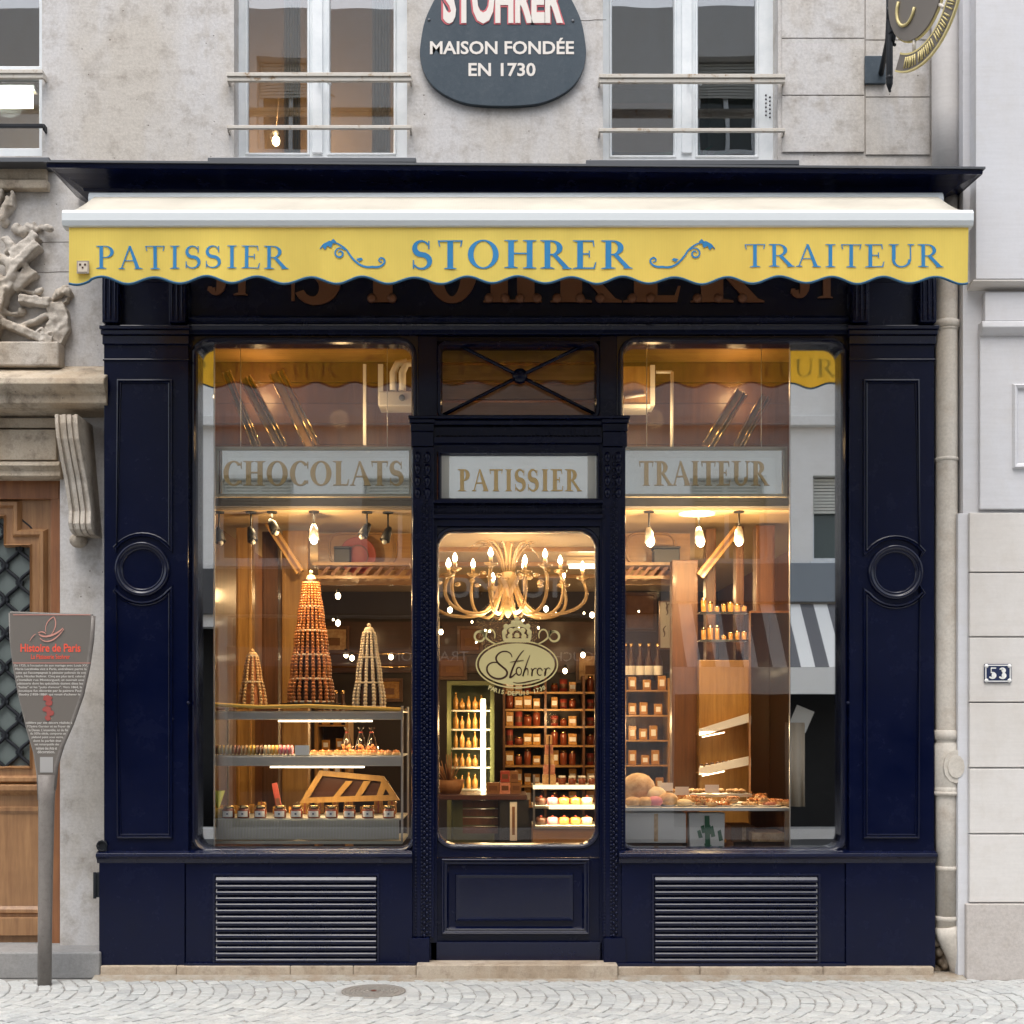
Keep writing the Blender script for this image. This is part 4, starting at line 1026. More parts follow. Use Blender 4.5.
# oval board hangs roughly at right angles to the wall, so it is seen turned
oc = Vector((X(917, -.55), -.55, Z(-12, -.55))); dirx = Vector((.45, -.89, 0)).normalized()
def OP(u, w, d=0): 
    nn_ = Vector((dirx.y, -dirx.x, 0)); return tuple(oc + dirx * u + Vector((0, 0, w)) + nn_ * d)
def oval(mb, rx, rz, d0, d1, u0=0, n=40, w0=0):
    vs = [OP(u0 + rx * math.cos(2 * PI * k / n), w0 + rz * math.sin(2 * PI * k / n), d0) for k in range(n)] + [OP(u0 + rx * math.cos(2 * PI * k / n), w0 + rz * math.sin(2 * PI * k / n), d1) for k in range(n)]
    mb.add(vs, [tuple(range(n)), tuple(range(n, 2 * n))[::-1]] + [(k, (k + 1) % n, (k + 1) % n + n, k + n) for k in range(n)])
b = MB(); oval(b, .215, .285, -.012, .012); b.build('oval_board', 'lead', hs)
b = MB()
b.tube([OP(.215 * math.cos(2 * PI * k / 40), .285 * math.sin(2 * PI * k / 40), -.006) for k in range(40)], .009, 6, closed=True)
b.tube([OP(-.07 + .07 * math.cos(a), -.08 + .10 * math.sin(a), -.018) for a in [PI * .8 + i * PI / 10 for i in range(12)]], .009, 6)
b.tube([OP(-.07 + .07 * math.cos(a), -.08 + .10 * math.sin(a), .018) for a in [PI * .8 + i * PI / 10 for i in range(12)]], .009, 6); b.build('gilt_rim', 'gold_leaf', hs)
b = MB(); L1 = []; 
for k in range(21):
    a = math.radians(-118 + 105 * k / 20)
    L1.append((a,))
def ribbon(mb, ra, rb, za, zb_, d0, d1, a0=-118, a1=-8, n=24):
    for k in range(n):
        A0 = math.radians(a0 + (a1 - a0) * k / n); A1 = math.radians(a0 + (a1 - a0) * (k + 1) / n)
        vs = [OP(r * math.cos(a), z * math.sin(a), d) for d in (d0, d1) for a in (A0, A1) for r, z in ((ra, za), (rb, zb_))]
        mb.add(vs, [(0, 1, 3, 2), (4, 6, 7, 5), (0, 4, 5, 1), (2, 3, 7, 6), (0, 2, 6, 4), (1, 5, 7, 3)])
ribbon(b, .27, .345, .36, .445, -.006, .006); b.build('ribbon_board', 'lead', hs)
b = MB(); ribbon(b, .262, .270, .350, .36, -.008, .008); ribbon(b, .345, .353, .445, .454, -.008, .008)
for i, k in enumerate(range(3, 40)):
    if k % 9 == 0: continue
    a = math.radians(-114 + 2.8 * k); 
    b.tube([OP(.282 * math.cos(a), .372 * math.sin(a), .010), OP(.333 * math.cos(a + .01 * (k % 3 - 1)), .432 * math.sin(a + .01 * (k % 3 - 1)), .010)], .0045, 4)
b.build('ribbon_lettering', 'gold_leaf', hs)
b = MB()
for a in (-95, -38): b.tube([OP(.215 * math.cos(math.radians(a)), .285 * math.sin(math.radians(a))), OP(.262 * math.cos(math.radians(a)), .35 * math.sin(math.radians(a)))], .010, 6)
b.tube([OP(-.0, .285), OP(0, .34)], .008, 6)
b.build('hanger_link', 'rusty', hs)

# number plate
WBY = -.10
npl = thing('house_number_plate', 'small blue enamel house number plate reading 53 on the cream blocks', 'number plate')
yn = -.135
MB().box(X(984.5, yn), X(1011.5, yn), yn, WBY - .012, Z(682.5, yn), Z(664, yn)).build('plate', 'plate_blue', npl, bevel=.001)
b = MB(); moulding(b, X(985.3, yn), X(1010.7, yn), Z(681.7, yn), Z(664.8, yn), [(0, yn), (0, yn - .001), (.006, yn - .001), (.006, yn)])
for a, c_ in ((986.5, 666), (1009.5, 666), (986.5, 680.5), (1009.5, 680.5)): b.lathe([(0, -.0028), (.010, -.0028), (.012, 0)], (X(a, yn), yn, Z(c_, yn)), 10, 'y')
b.build('plate_border', 'plate_white', npl)
L = MB(); serif_text(L, '53', X(989, yn), X(1007, yn), Z(679, yn), Z(667.5, yn), yn - .001, .001, t=.26, th=.1, gap=.12); L.build('numerals', 'plate_white', npl)

# ============================================================ WHITE BUILDING (right)
wb = thing('white_building', 'smooth white painted building at the right with cream coursed blocks', 'building')
b = MB(); b.box(X(963, WBY), 6.2, WBY, .6, -.01, 9.2); b.build('wall', 'white_plaster', wb)
MB().box(X(957.5, .06), X(963, .05), .06, .6, -.01, 9.2).build('reveal', 'limestone', wb)
yu = -.20
MB().box(X(976, yu), 6.2, yu, WBY - .001, Z(279, yu), 9.2).build('upper_wall', 'white_plaster', wb, bevel=.004)
b = MB(); b.extx([(WBY, Z(279, yu) - .004), (yu, Z(279, yu) - .004), (yu, Z(281, yu)), (WBY - .04, Z(289, WBY)), (WBY, Z(291, WBY))], X(967, WBY), 6.2); b.build('shadow_mould', 'cream_block', wb)
b = MB(); yq = WBY - .05
b.box(X(985, yq), 6.2, yq, WBY, Z(321, yq), Z(292, yq)); b.extx([(WBY, Z(322, yq)), (yq - .02, Z(322, yq)), (yq - .025, Z(328, yq)), (yq, Z(334, yq)), (WBY, Z(336, yq))], X(981, yq), 6.2)
b.box(X(980, WBY - .03), 6.2, WBY - .03, WBY, Z(510, WBY), Z(337, WBY)); b.build('pier', 'white_plaster', wb, bevel=.005)
b = MB(); moulding(b, X(1012, WBY - .03), 4.6, Z(469, WBY - .03), Z(384, WBY - .03), [(0, WBY - .031), (.01, WBY - .05), (.025, WBY - .045), (.035, WBY - .032)]); b.build('panel_moulding', 'white_plaster', wb)
b = MB(); js = [903, 834, 768, 702.5, 637, 572.5, 512]
for i in range(6): b.box(X(970, -.13), 6.2, -.125, WBY, Z(js[i], -.125) + .004, Z(js[i + 1], -.125) - .004)
b.build('coursed_blocks', 'cream_block', wb, bevel=.004)
MB().box(X(957.8, -.1), X(969.3, -.125), -.103, .1, -.01, Z(513, -.12)).build('corner_strip', 'white_plaster', wb, bevel=.004)
MB().box(X(966, -.13), 6.2, -.14, WBY, -.01, Z(904, -.14)).build('base', 'dirty_base', wb, bevel=.006)

# drainpipe
dp = thing('drainpipe', 'cream painted cast iron drainpipe with collars right of the shopfront', 'drainpipe')
pyy = -.02; pxm = X(946.3, pyy); pr = .066
b = MB(); b.tube([(pxm, pyy, z) for z in (Z(928, pyy), Z(800, pyy), Z(500, pyy), Z(285, pyy), Z(196, pyy))], pr, 20)
b.build('pipe', 'pipe', dp)
b = MB(); b.tube([(pxm + .012, .03, 4.75 + .5 * k) for k in range(10)], .080, 24); b.build('upper_pipe', 'pipe_white', dp); MB().box(X(933, .16), X(957.4, .16), .16, .5, 4.9, 9.19).build('recess_wall', 'limestone', bld)
b = MB()
for pz, h, e in ((325, .05, .012), (330, .02, .006), (460, .025, .006), (735, .06, .010), (790, .05, .010), (793, .03, .016), (868, .03, .006), (918, .03, .006)):
    z = Z(pz, pyy); b.lathe([(pr, -h / 2), (pr + e, -h / 2 + .006), (pr + e, h / 2 - .006), (pr, h / 2)], (pxm, pyy, z), 20)
b.build('collar', 'pipe', dp)
b = MB(); zc = Z(766, pyy); b.lathe([(pr + .004, -.14), (pr + .012, -.12), (pr + .012, .12), (pr + .004, .14)], (pxm, pyy, zc), 20)
b.prism([(pxm + .03 + .074 * math.cos(i * PI / 6), zc + .10 * math.sin(i * PI / 6)) for i in range(12)], pyy - .082, pyy); b.prism([(pxm + .03 + .05 * math.cos(i * PI / 6), zc + .07 * math.sin(i * PI / 6)) for i in range(12)], pyy - .088, pyy - .0825); b.build('inspection_cap', 'pipe', dp)
b = MB(); b.tube([(pxm, pyy, Z(926, pyy)), (pxm + .01, pyy, Z(936, pyy)), (pxm + .05, pyy, Z(950, pyy)), (pxm + .085, pyy + .01, Z(965, pyy)), (pxm + .10, pyy + .02, .0)], [pr + .008, pr + .006, pr, pr, pr], 18); b.build('shoe', 'pipe', dp)
b = MB()
for i in range(60):
    a = random.random(); b.ball((X(934 + a * 20, .03), random.uniform(.0, .1), random.uniform(0, 1) * (.32 - a * .22)), random.uniform(.015, .04), 6)
b.build('broken_mortar', 'rubble', bld)
MB().box(X(932.5, .1), X(958, .1), .10, .2, 0, 4.9).build('recess', 'limestone', bld)

# ============================================================ OAR-SHAPED HISTORY SIGN
op = thing('history_panel', 'tall oar shaped brown information panel standing on the pavement by the oak door', 'information panel')
yo = -.28
left = [(10.5, 613), (11.5, 640), (14.5, 665), (20, 695), (28, 728), (35, 752), (38.5, 775), (39.5, 800), (39, 860), (38.5, 920), (38, 981)]
right = [(93, 616), (91.5, 640), (88, 665), (81.5, 695), (72, 722), (62, 745), (56, 765), (53.5, 790), (52.5, 860), (51.5, 920), (51, 981)]
b = MB()
pl = [(X(a, yo), Z(b_, yo)) for a, b_ in left]; prr = [(X(a, yo), Z(b_, yo)) for a, b_ in right]
b.strip(pl[:8], prr[:8], yo - .014, yo + .014)
b.build('blade', 'lead', op, bevel=0)
b = MB(); b.tube([(x, yo, z) for x, z in pl[:8]], .012, 8); b.tube([(x, yo, z) for x, z in prr[:8]], .016, 8); b.tube([(pl[0][0], yo, pl[0][1]), (prr[0][0], yo, prr[0][1])], .010, 8); b.build('rim', 'lead_pole', op)
b = MB(); b.tube([((pl[i][0] + prr[i][0]) / 2, yo, pl[i][1] if i < 10 else -.005) for i in range(6, 11)], [.052, .046, .042, .040, .040], 16); b.build('pole', 'lead_pole', op)
yt = yo - .0155
sans('Histoire de Paris', 'heading', 'red_print', op, X(50.5, yt), Z(652, yt), 8.2 / 170, X(80, yt) - X(20, yt), y=yt, bold=.02)
sans('La Pâtisserie Stohrer', 'subheading', 'red_print', op, X(50.5, yt), Z(659, yt), 4.6 / 170, X(70, yt) - X(31, yt), y=yt, bold=.01)
body1 = ["En 1725, à l'occasion de son mariage avec Louis XV,", "Marie Leczinska vint à Paris, entraînant parmi la", "suite qui l'accompagnait le pâtissier polonais de son", "père, Nicolas Stohrer. Cinq ans plus tard, celui-ci", "s'installait rue Montorgueil, et ouvrait une", "pâtisserie dont les spécialités étaient dites les", "\"babas\" et les \"puits d'amour\". Vers 1864, la", "boutique fut décorée par le peintre Paul", "Baudry (1828-1886), qui venait d'achever le"]
body2 = ["célèbre par ses décors réalisés à", "l'Opéra Garnier et au Foyer de", "la Danse. L'ensemble, ici du fin", "du XIXe siècle, comporte un", "plafond peint sous verre,", "dont le parfait état", "est remarquable des", "métiers des Arts et", "décoration."]
for i, l in enumerate(body1):
    sans(l, 'text_line', 'pale_print', op, X(51 - i * .15, yt), Z(667.2 + i * 3.62, yt), 3.0 / 170, X(87 - i * .95, yt) - X(14 + i * .55, yt), y=yt, bold=.012)
for i, l in enumerate(body2[:9]):
    w = 46 - i * 3.6; sans(l, 'text_line', 'pale_print', op, X(49 - i * .35, yt), Z(724.5 + i * 3.6, yt), 3.0 / 170, w / 170 * 1.0, y=yt, bold=.012)
b = MB()
for pz in (614.8, 663): b.box(X(13, yt), X(90.5, yt), yt - .0008, yt, Z(pz + .35, yt), Z(pz - .35, yt))
b.build('rule_line', 'pink_print', op)
b = MB()
def bt(l, w=.006, k=0): stroke(b, [(X(a, yt), Z(c_, yt)) for a, c_ in l], w, yt - .001 * k)
bt(bez((46, 632), (44, 624), (50, 618), (54, 617)) + bez((54, 617), (58, 624), (54, 632), (50, 636))); bt(bez((39, 634), (44, 640), (58, 634), (63, 628)), .011, 1); bt(bez((38, 633), (42, 631), (44, 632), (46, 634)), .007, 2); bt(bez((40, 638), (46, 645), (56, 641), (64, 629)), .007, 3); bt(bez((30, 641), (32, 637), (34, 635), (36, 634)), .004, 4)
b.build('emblem', 'pink_print', op)
b = MB()
for l in ((47, 698, 5), (49, 703, 4), (47, 709, 5), (50, 713, 4), (48, 718, 3)): b.prism([(X(l[0] + l[2] * math.cos(a) * random.uniform(.7, 1.2), yt), Z(l[1] - 3 * math.sin(a), yt)) for a in [i * PI / 4 for i in range(8)]], yt - .0008 - l[1] * 1e-6, yt)
b.build('figure_print', mat('dull_red_print', (.30, .06, .05), .7), op)
MB().box(X(40, yt), X(53, yt), yt - .0008, yt, Z(772.5, yt), Z(757, yt)).build('worn_sticker', mat('faded_sticker', (.34, .33, .32), .7), op)

# ============================================================ SHOP INTERIOR (structure)
def struct(name, mb, m, **k): return tag(mb.build(name, m, **k), kind='structure')
IX0, IX1 = X(190, .1) - .12, X(846, .1) + .25
struct('interior_floor', MB().box(IX0, IX1, .12, 6.4, .02, .10), 'tile_floor')
struct('interior_back_wall', MB().box(IX0, IX1, 6.3, 6.4, .10, 2.93), 'dark')
struct('interior_side_wall', MB().box(IX0 - .08, IX0, .14, 6.4, .02, 4.1), 'walnut'); struct('interior_side_wall', MB().box(IX1, IX1 + .08, .14, 6.4, .02, 4.1), 'walnut')
struct('interior_ceiling', MB().box(IX0, IX1, 1.06, 6.4, 2.93, 3.0), 'cream_ceiling')
struct('display_ceiling', MB().box(IX0, IX1, .14, 1.06, 3.98, 4.06), 'honey_x')
# timber back of the upper display void
b = MB()
for i in range(7): b.box(IX0, IX1, .98 + .004 * (i % 2), 1.05, 3.0 + i * .14, 3.0 + i * .14 + .136)
struct('display_back_boards', b, 'walnut')
struct('display_upper_beam', MB().box(IX0, X(412, .5), .42, .50, Z(507, .45), Z(496, .45)).box(X(624, .5), IX1, .42, .50, Z(507, .45), Z(496, .45)), 'grey_beam')
struct('display_soffit', MB().box(IX0, IX1, .50, 1.06, 2.895, 2.925), 'cream_ceiling')
# louvred timber behind the crossed bars
b = MB()
for i in range(5):
    z0_ = Z(421 - i * 18.5, .25); b.extx([(.20, z0_), (.18, z0_ + .006), (.20, z0_ + .104), (.24, z0_ + .108)], X(435, .2), X(604, .2))
tag(b.build('slatted_blind', wood('blind_wood', (.34, .15, .06), (.52, .26, .11), rough=.8, axis='x', coat=0)), 'slatted amber timber blind behind the crossed bars over the door', 'blind')
# slanting brass edged boards in both upper windows
def slant(px0, py0, px1, py1, w, y, label):
    a = Vector((X(px0, y), Z(py0, y))); c_ = Vector((X(px1, y), Z(py1, y))); d = (c_ - a).normalized(); nn_ = Vector((-d.y, d.x)) * w / 2
    t = thing('slanting_board', label, 'board', 'slanting boards above the signs')
    MB().prism([tuple(a + nn_), tuple(c_ + nn_), tuple(c_ - nn_), tuple(a - nn_)], y, y + .03).build('board', 'honey', t)
    b = MB()
    for s_ in (1, .3, -1): b.tube([(a.x + nn_.x * s_, y - .006, a.y + nn_.y * s_), (c_.x + nn_.x * s_, y - .006, c_.y + nn_.y * s_)], .008, 6)
    b.build('brass_edge', 'gold', t)
slant(226, 372, 257, 447, .05, .55, 'leftmost slanting brass edged board above the chocolate sign'); slant(245, 378, 282, 447, .07, .6, 'middle slanting brass edged board above the chocolate sign'); slant(276, 372, 313, 447, .09, .65, 'widest slanting brass edged board above the chocolate sign')
slant(742, 392, 707, 447, .07, .55, 'slanting board nearest the white cabinet in the right window'); slant(766, 396, 738, 447, .06, .6, 'slanting board next to the mirror in the right window')
# hung signs
def box_sign(name, label, xa, xb, txt, ta, tb):
    t = thing(name, label, 'sign'); y = .20
    MB().box(X(xa, y), X(xb, y), y + .006, y + .03, Z(497, y), Z(447, y)).build('panel', 'frost_panel', t)
    b = MB(); moulding(b, X(xa, y), X(xb, y), Z(497, y), Z(447, y), [(0, y + .006), (0, y - .012), (.018, y - .012), (.02, y + .005)]); b.build('frame', mat('champagne_frame', (.50, .47, .36), .4, .3), t)
    L = MB(); serif_text(L, txt, X(ta, y), X(tb, y), Z(485.5, y), Z(461, y), y + .004, .003, t=.2, th=.06, gap=.05); L.build('gilt_lettering', 'gold', t)
    b = MB()
    for a in (xa + 25, xb - 25): b.tube([(X(a, y), y + .02, Z(447, y)), (X(a, y), y + .02, 3.97)], .003, 6)
    b.build('hanging_wire', 'steel', t)
box_sign('chocolate_sign', 'framed glass sign with gilt letters CHOCOLATS in the left window', 215, 412, 'CHOCOLATS', 223, 404)
box_sign('caterer_sign', 'framed glass sign with gilt letters TRAITEUR in the right window', 622, 787, 'TRAITEUR', 639, 768)
# white heater unit, cabinet
t = thing('pipe_unit', 'white boxed unit with two bent pipes high in the left window', 'pipe unit'); y = .5
MB().box(X(378, y), X(414, y), y, y + .2, Z(406, y), Z(391, y)).build('box', 'white', t, bevel=.01)
b = MB()
for a in (393, 402): b.tube([(X(a, y), y + .02, Z(390, y)), (X(a, y), y + .02, Z(372, y)), (X(a + 4, y), y + .02, Z(363, y)), (X(a + 14, y), y + .02, Z(361, y))], .024, 10)
b.build('bent_pipe', 'white', t); b = MB(); b.box(X(378, y), X(383, y), y, y + .03, Z(391, y), Z(364, y)); b.box(X(363, y), X(366, y), y, y + .03, Z(445, y), Z(364, y)); b.build('upright', 'white', t)
MB().lathe([(0, -.01), (.02, -.01), (.02, 0)], (X(402, y), y, Z(398, y)), 14, 'y').build('socket', 'grey_beam', t)
t = thing('wall_cabinet', 'small cream cabinet with white edges high in the right window', 'cabinet'); y = .5
MB().box(X(620, y), X(650, y), y + .01, y + .2, Z(404, y), Z(366, y)).build('body', 'honey', t); b = MB(); b.box(X(650.3, y), X(655, y), y, y + .2, Z(405, y), Z(365, y)); b.box(X(620, y), X(650, y), y - .005, y + .2, Z(408, y), Z(404.3, y)); b.build('edge_strip', 'white', t)
b = MB(); b.tube([(X(673, y), y + .05, Z(447, y)), (X(673, y), y + .05, Z(370, y))], .012, 8); b.tube([(X(657, y), y + .05, Z(370, y)), (X(673, y), y + .05, Z(370, y))], .01, 8); b.tube([(X(625, y), y - .01, Z(398, y)), (X(645, y), y - .01, Z(395, y))], .01, 8); b.build('tube', 'white', t)
# spotlights under the soffit
lamps = []
def spot(px_, py_, y, lit, label, tilt=.3, grp='spotlights under the display soffit'):
    z = Z(py_, y); t = thing('spotlight', label, 'spotlight', grp, (X(px_, y), y, z))
    MB().tube([(0, 0, .02), (0, 0, 2.895 - z)], .006, 6).lathe([(.035, 2.885 - z), (.035, 2.895 - z)], (0, 0, 0), 12).build('stem', 'black', t)
    b = MB(); c_, s_ = math.cos(tilt), math.sin(tilt)
    b.tube([(-.035 * s_, 0, .05 * c_), (0, 0, .02), (.05 * s_, -.02, -.05 * c_)], [.012, .026, .034], 12); b.build('head', 'steel' if lit else 'black', t)
    b = MB(); b.ball((.055 * s_, -.026, -.058 * c_), .024 if lit else .018, 10); b.build('bulb', 'bulb' if lit else 'opal', t)
    if lit: lamps.append((X(px_, y) + .05 * s_, y - .14, z - .14))
spot(219, 535, .56, False, 'dark spotlight at the far left end under the left soffit'); spot(251, 534, .56, False, 'second dark spotlight from the left under the left soffit'); spot(272, 526, .56, False, 'grey spotlight tilted right above the cream puff towers', .6)
spot(314, 532, .54, True, 'lit spotlight straight above the tallest cream puff tower', .05); spot(367, 530, .56, False, 'spotlight tilted left above the right cream puff tower', -.6); spot(388, 534, .58, False, 'last unlit spotlight beside the entrance post in the left window', -.4)
spot(649, 535, .54, True, 'lit spotlight at left above the black box in the right window', .1); spot(699, 535, .54, True, 'middle lit spotlight in the right window', .1); spot(739, 534, .54, True, 'lit spotlight beside the sloping beam in the right window', -.1)
t = thing('downlight', 'oval glowing downlight set in the soffit of the right window', 'downlight', loc=(X(697, .62), .62, 2.89)); MB().lathe([(0, -.004), (.10, -.004)], (0, 0, 0), 24).build('diffuser', 'strip', t); MB().lathe([(.10, -.006), (.115, -.008), (.12, .004)], (0, 0, 0), 24).build('trim_ring', 'white', t)
# wood pelmets + posts behind the windows
def pelmet(label, xa, xb, y=1.75):
    t = thing('timber_pelmet', label, 'pelmet')
    MB().box(X(xa, y), X(xb, y), y, y + .05, Z(585, y), 2.92).build('board', 'honey_x', t)
    b = MB(); moulding(b, X(xa + 10, y), X(xb - 14, y), Z(566, y), Z(532, y), [(0, y - .001), (.006, y - .018), (.016, y - .018), (.02, y - .002)], r=.09); b.build('panel_moulding', 'honey', t)
    b = MB(); b.box(X(xa, y), X(xb, y), y - .30, y - .001, Z(570, y), Z(567, y)); b.box(X(xa, y), X(xb, y), y - .30, y - .27, Z(583, y), Z(580, y)); b.build('shelf', 'honey_x', t)
    b = MB()
    for k in range(9):
        u = xa + (xb - xa) * (k + .5) / 9; b.prism([(X(u, y), Z(580, y)), (X(u + 4, y), Z(580, y)), (X(u + 12, y), Z(571, y)), (X(u + 8, y), Z(571, y))], y - .27, y - .265)
    b.build('inlay', 'gold_dull', t)
pelmet('honey timber pelmet with shelf in the left window behind the spotlights', 318, 412); pelmet('honey timber pelmet with shelf in the right window beside the entrance post', 615, 690)
for i, (xa, xb, za, zb_, y, m, l) in enumerate(((236, 252, 560 - 40, 845, 1.3, 'honey', 'narrow honey timber post at far left of the left window'), (262, 278, 520, 845, 1.5, 'walnut', 'dark timber post behind the small cream puff tower'), (282, 308, 520, 845, 1.45, 'honey', 'wide honey timber post behind the tallest cream puff tower'),
    (672, 698, 560, 843, 1.2, 'walnut', 'dark walnut post left of the mirrored pillar'), (699, 750, 660, 843, 1.1, 'honey', 'broad honey wood panel carrying white edged shelves'), (706, 716, 520, 660, 1.35, 'walnut', 'thin walnut post under the sloping beam'), (736, 744, 520, 662, 1.25, 'walnut', 'slim dark upright by the mirror'), (756, 775, 525, 665, 1.2, 'walnut', 'flat dark board beside the mirror edge'))):
    t = thing('timber_post', l, 'post'); MB().box(X(xa, y), X(xb, y), y, y + .12, max(.10, Z(zb_, y)), min(2.9, Z(za, y))).build('shaft', m, t, bevel=.005)
    b = MB()
    for px_ in (xa + 2.5, xb - 2.5): b.box(X(px_, y) - .005, X(px_, y) + .005, y - .008, y - .001, max(.12, Z(zb_ - 6, y)), min(2.85, Z(za + 6, y)))
    b.build('edge_bead', m, t)
for (a, b_, c_, d, l) in ((268, 522, 300, 572, 'sloping timber brace in the left window left of the lit spotlight'), (738, 528, 700, 576, 'sloping timber brace in the right window')):
    y = 1.15; t = thing('timber_brace', l, 'brace'); p = Vector((X(a, y), Z(b_, y))); q_ = Vector((X(c_, y), Z(d, y))); nn_ = (q_ - p).normalized(); nn_ = Vector((-nn_.y, nn_.x)) * .03
    MB().prism([tuple(p + nn_), tuple(q_ + nn_), tuple(q_ - nn_), tuple(p - nn_)], y, y + .06).build('beam', 'honey', t, bevel=.004)
    MB().prism([tuple(p + nn_ * .3), tuple(q_ + nn_ * .3), tuple(q_ - nn_ * .3), tuple(p - nn_ * .3)], y - .008, y - .001).build('groove_strip', 'walnut', t)
for (a, b_, l) in ((334, 350, 'black box with white marks on the left window pelmet shelf'), (654, 680, 'black box on the right window pelmet shelf')):
    y = 1.5; t = thing('shelf_box', l, 'box', loc=(X(a, y), y, Z(569, 1.75))); w_ = X(b_, y) - X(a, y)
    MB().box(0, w_, 0, .14, .005, .12).build('body', 'black', t, bevel=.006); MB().box(-.004, w_ + .004, -.004, .144, .121, .135).build('lid', 'black', t, bevel=.003)
t = thing('wall_plate', 'dark red round plate beside the black box in the left window', 'plate', loc=(X(358, 1.6), 1.58, Z(556, 1.6))); MB().lathe([(0, .02), (.09, .0), (.13, -.02), (.135, -.02), (.09, .03), (0, .035)], (0, 0, 0), 24, 'y').build('dish', 'redbox', t)
MB().lathe([(.07, -.0), (.075, -.006), (.08, .0)], (0, 0, 0), 24, 'y').build('painted_ring', 'gold_dull', t)

# ---- left display case
t = thing('pastry_case', 'glass and steel pastry case filling the left window with lit shelves', 'display case')
y0_, y1_ = .26, .82; xa, xb = X(209, y0_), X(402, y0_)
b = MB(); 
for (pa, pb) in ((712, 719.5), (756.5, 766)): b.box(xa, xb, y0_, y0_ + .03, Z(pb, y0_), Z(pa, y0_))
b.build('shelf_front', 'steel', t, bevel=.003)
b = MB()
for p in (711, 755.5, 819): b.box(xa, xb, y0_ + .03, y1_, Z(p + 1.5, y0_), Z(p, y0_))
b.build('shelf', 'opal', t)
b = MB()
for p, aa, bb in ((721, 278, 372), (767, 270, 364)): b.box(X(aa, y0_), X(bb, y0_), y0_ + .005, y0_ + .025, Z(p + .8, y0_), Z(p - .5, y0_))
b.build('light_tube', 'strip', t)
b = MB()
for px_ in (209, 401): b.box(X(px_, y0_), X(px_ + 2, y0_), y0_ - .002, y0_ + .02, Z(843, y0_), Z(706, y0_)); b.box(X(px_, y0_), X(px_ + 2, y0_), y1_ - .02, y1_, Z(843, y0_), Z(706, y0_))
b.build('corner_post', 'steel', t)
b = MB().box(xa, xb, y0_ - .004, y1_, Z(844, y0_), Z(841, y0_)); b.box(X(214, y0_), xb - .02, y0_ + .02, y0_ + .03, Z(840, y0_), Z(820, y0_)); b.build('base', mat('ribbed_base', (.5, .5, .42), .3), t)
b = MB()
for i in range(60): b.box(X(215 + i * 3.1, y0_), X(216 + i * 3.1, y0_), y0_ + .012, y0_ + .019, Z(839, y0_), Z(821, y0_))
b.build('ribbed_front', 'steel', t)
MB().tube([(X(206, .24), .22, Z(706.5, .24)), (X(215, .24), .22, Z(704.5, .24)), (X(260, .24), .22, Z(707, .24)), (X(310, .24), .22, Z(706, .24)), (X(360, .24), .22, Z(708, .24)), (X(401, .24), .22, Z(709.5, .24))], .012, 8).build('yellow_edge', 'mango', t)
MB().box(xa, xb, .24, y1_, Z(710, y0_), Z(708, y0_)).build('top_glass', 'glass_case', t)
TOPZ = Z(708, y0_) + .001
# cream puff towers
def tower(px_, py_top, hw, tiers, label, m1, m2, y=.66, zb_=None, stand=False):
    zb0_ = TOPZ + (.035 if stand else 0.002); H = Z(py_top, y) - zb0_; R0 = hw * (y - CAMY) / F
    t = thing('cream_puff_tower', label, 'pastry tower', 'cream puff towers', (X(px_, y), y, zb0_))
    def rad(u): 
        k = u * tiers; f_ = k - math.floor(k); return R0 * (1 - .74 * u ** 1.15) * (1 + .07 * math.sin(PI * f_) - .03)
    b = MB(); b.lathe([(0, 0), (R0 * .8, 0)] + [(rad(u / 20 * .93) * .86, H * .93 * u / 20) for u in range(21)] + [(0, H * .94)], (0, 0, 0), 18); b.build('core', m1, t)
    nstr = max(8, int(2 * PI * R0 / (.047 if stand else .056))); b = MB()
    for s_ in range(nstr):
        a = 2 * PI * s_ / nstr; z = .008
        while z < H * .90:
            u = z / H; r = rad(u); b.ball((r * math.cos(a), r * math.sin(a), z), .0145 * (1 - .40 * u), 8); z += .024 * (1 - .36 * u)
    b.build('puff_strings', m2, t)
    b = MB()
    for k in range(1, tiers + 1):
        u = k / tiers * .90; b.lathe([(rad(u - .001) * .9, -.006), (rad(u - .001) + .006, -.004), (rad(u - .001) + .006, .004), (rad(u - .001) * .9, .006)], (0, 0, H * u), 20)
    b.lathe([(R0 * .9, 0), (R0 + .006, .002), (R0 + .006, .012), (R0 * .9, .014)], (0, 0, 0), 20); b.build('icing_band', 'icing', t)
    b = MB(); b.lathe([(.030, H * .90), (.034, H * .93), (.022, H * .96), (.008, H * .965)], (0, 0, 0), 12); b.ball((0, 0, H * .985), .014, 8); b.build('finial', m2 if not stand else 'icing', t)
tower(252.5, 650, 13.5, 2, 'short amber cream puff tower at the left end of the case top', 'caramel', 'choux'); tower(311, 570, 22, 5, 'tallest cream puff tower on a round black stand in the middle of the case top', 'choc', 'caramel', stand=True); tower(369, 624, 15.5, 3, 'medium cream puff tower with white beads at the right end of the case top', 'choc', 'icing')
t = thing('cake_stand', 'round black cake stand under the tallest cream puff tower', 'cake stand', loc=(X(312, .66), .60, TOPZ)); MB().lathe([(0, 0), (.12, 0), (.13, .006), (.19, .022), (.20, .032), (0, .033)], (0, 0, 0), 30).build('plate', 'black', t); MB().lathe([(.13, .001), (.135, .006), (.14, .001)], (0, 0, 0), 24).build('foot_ring', 'gold', t)
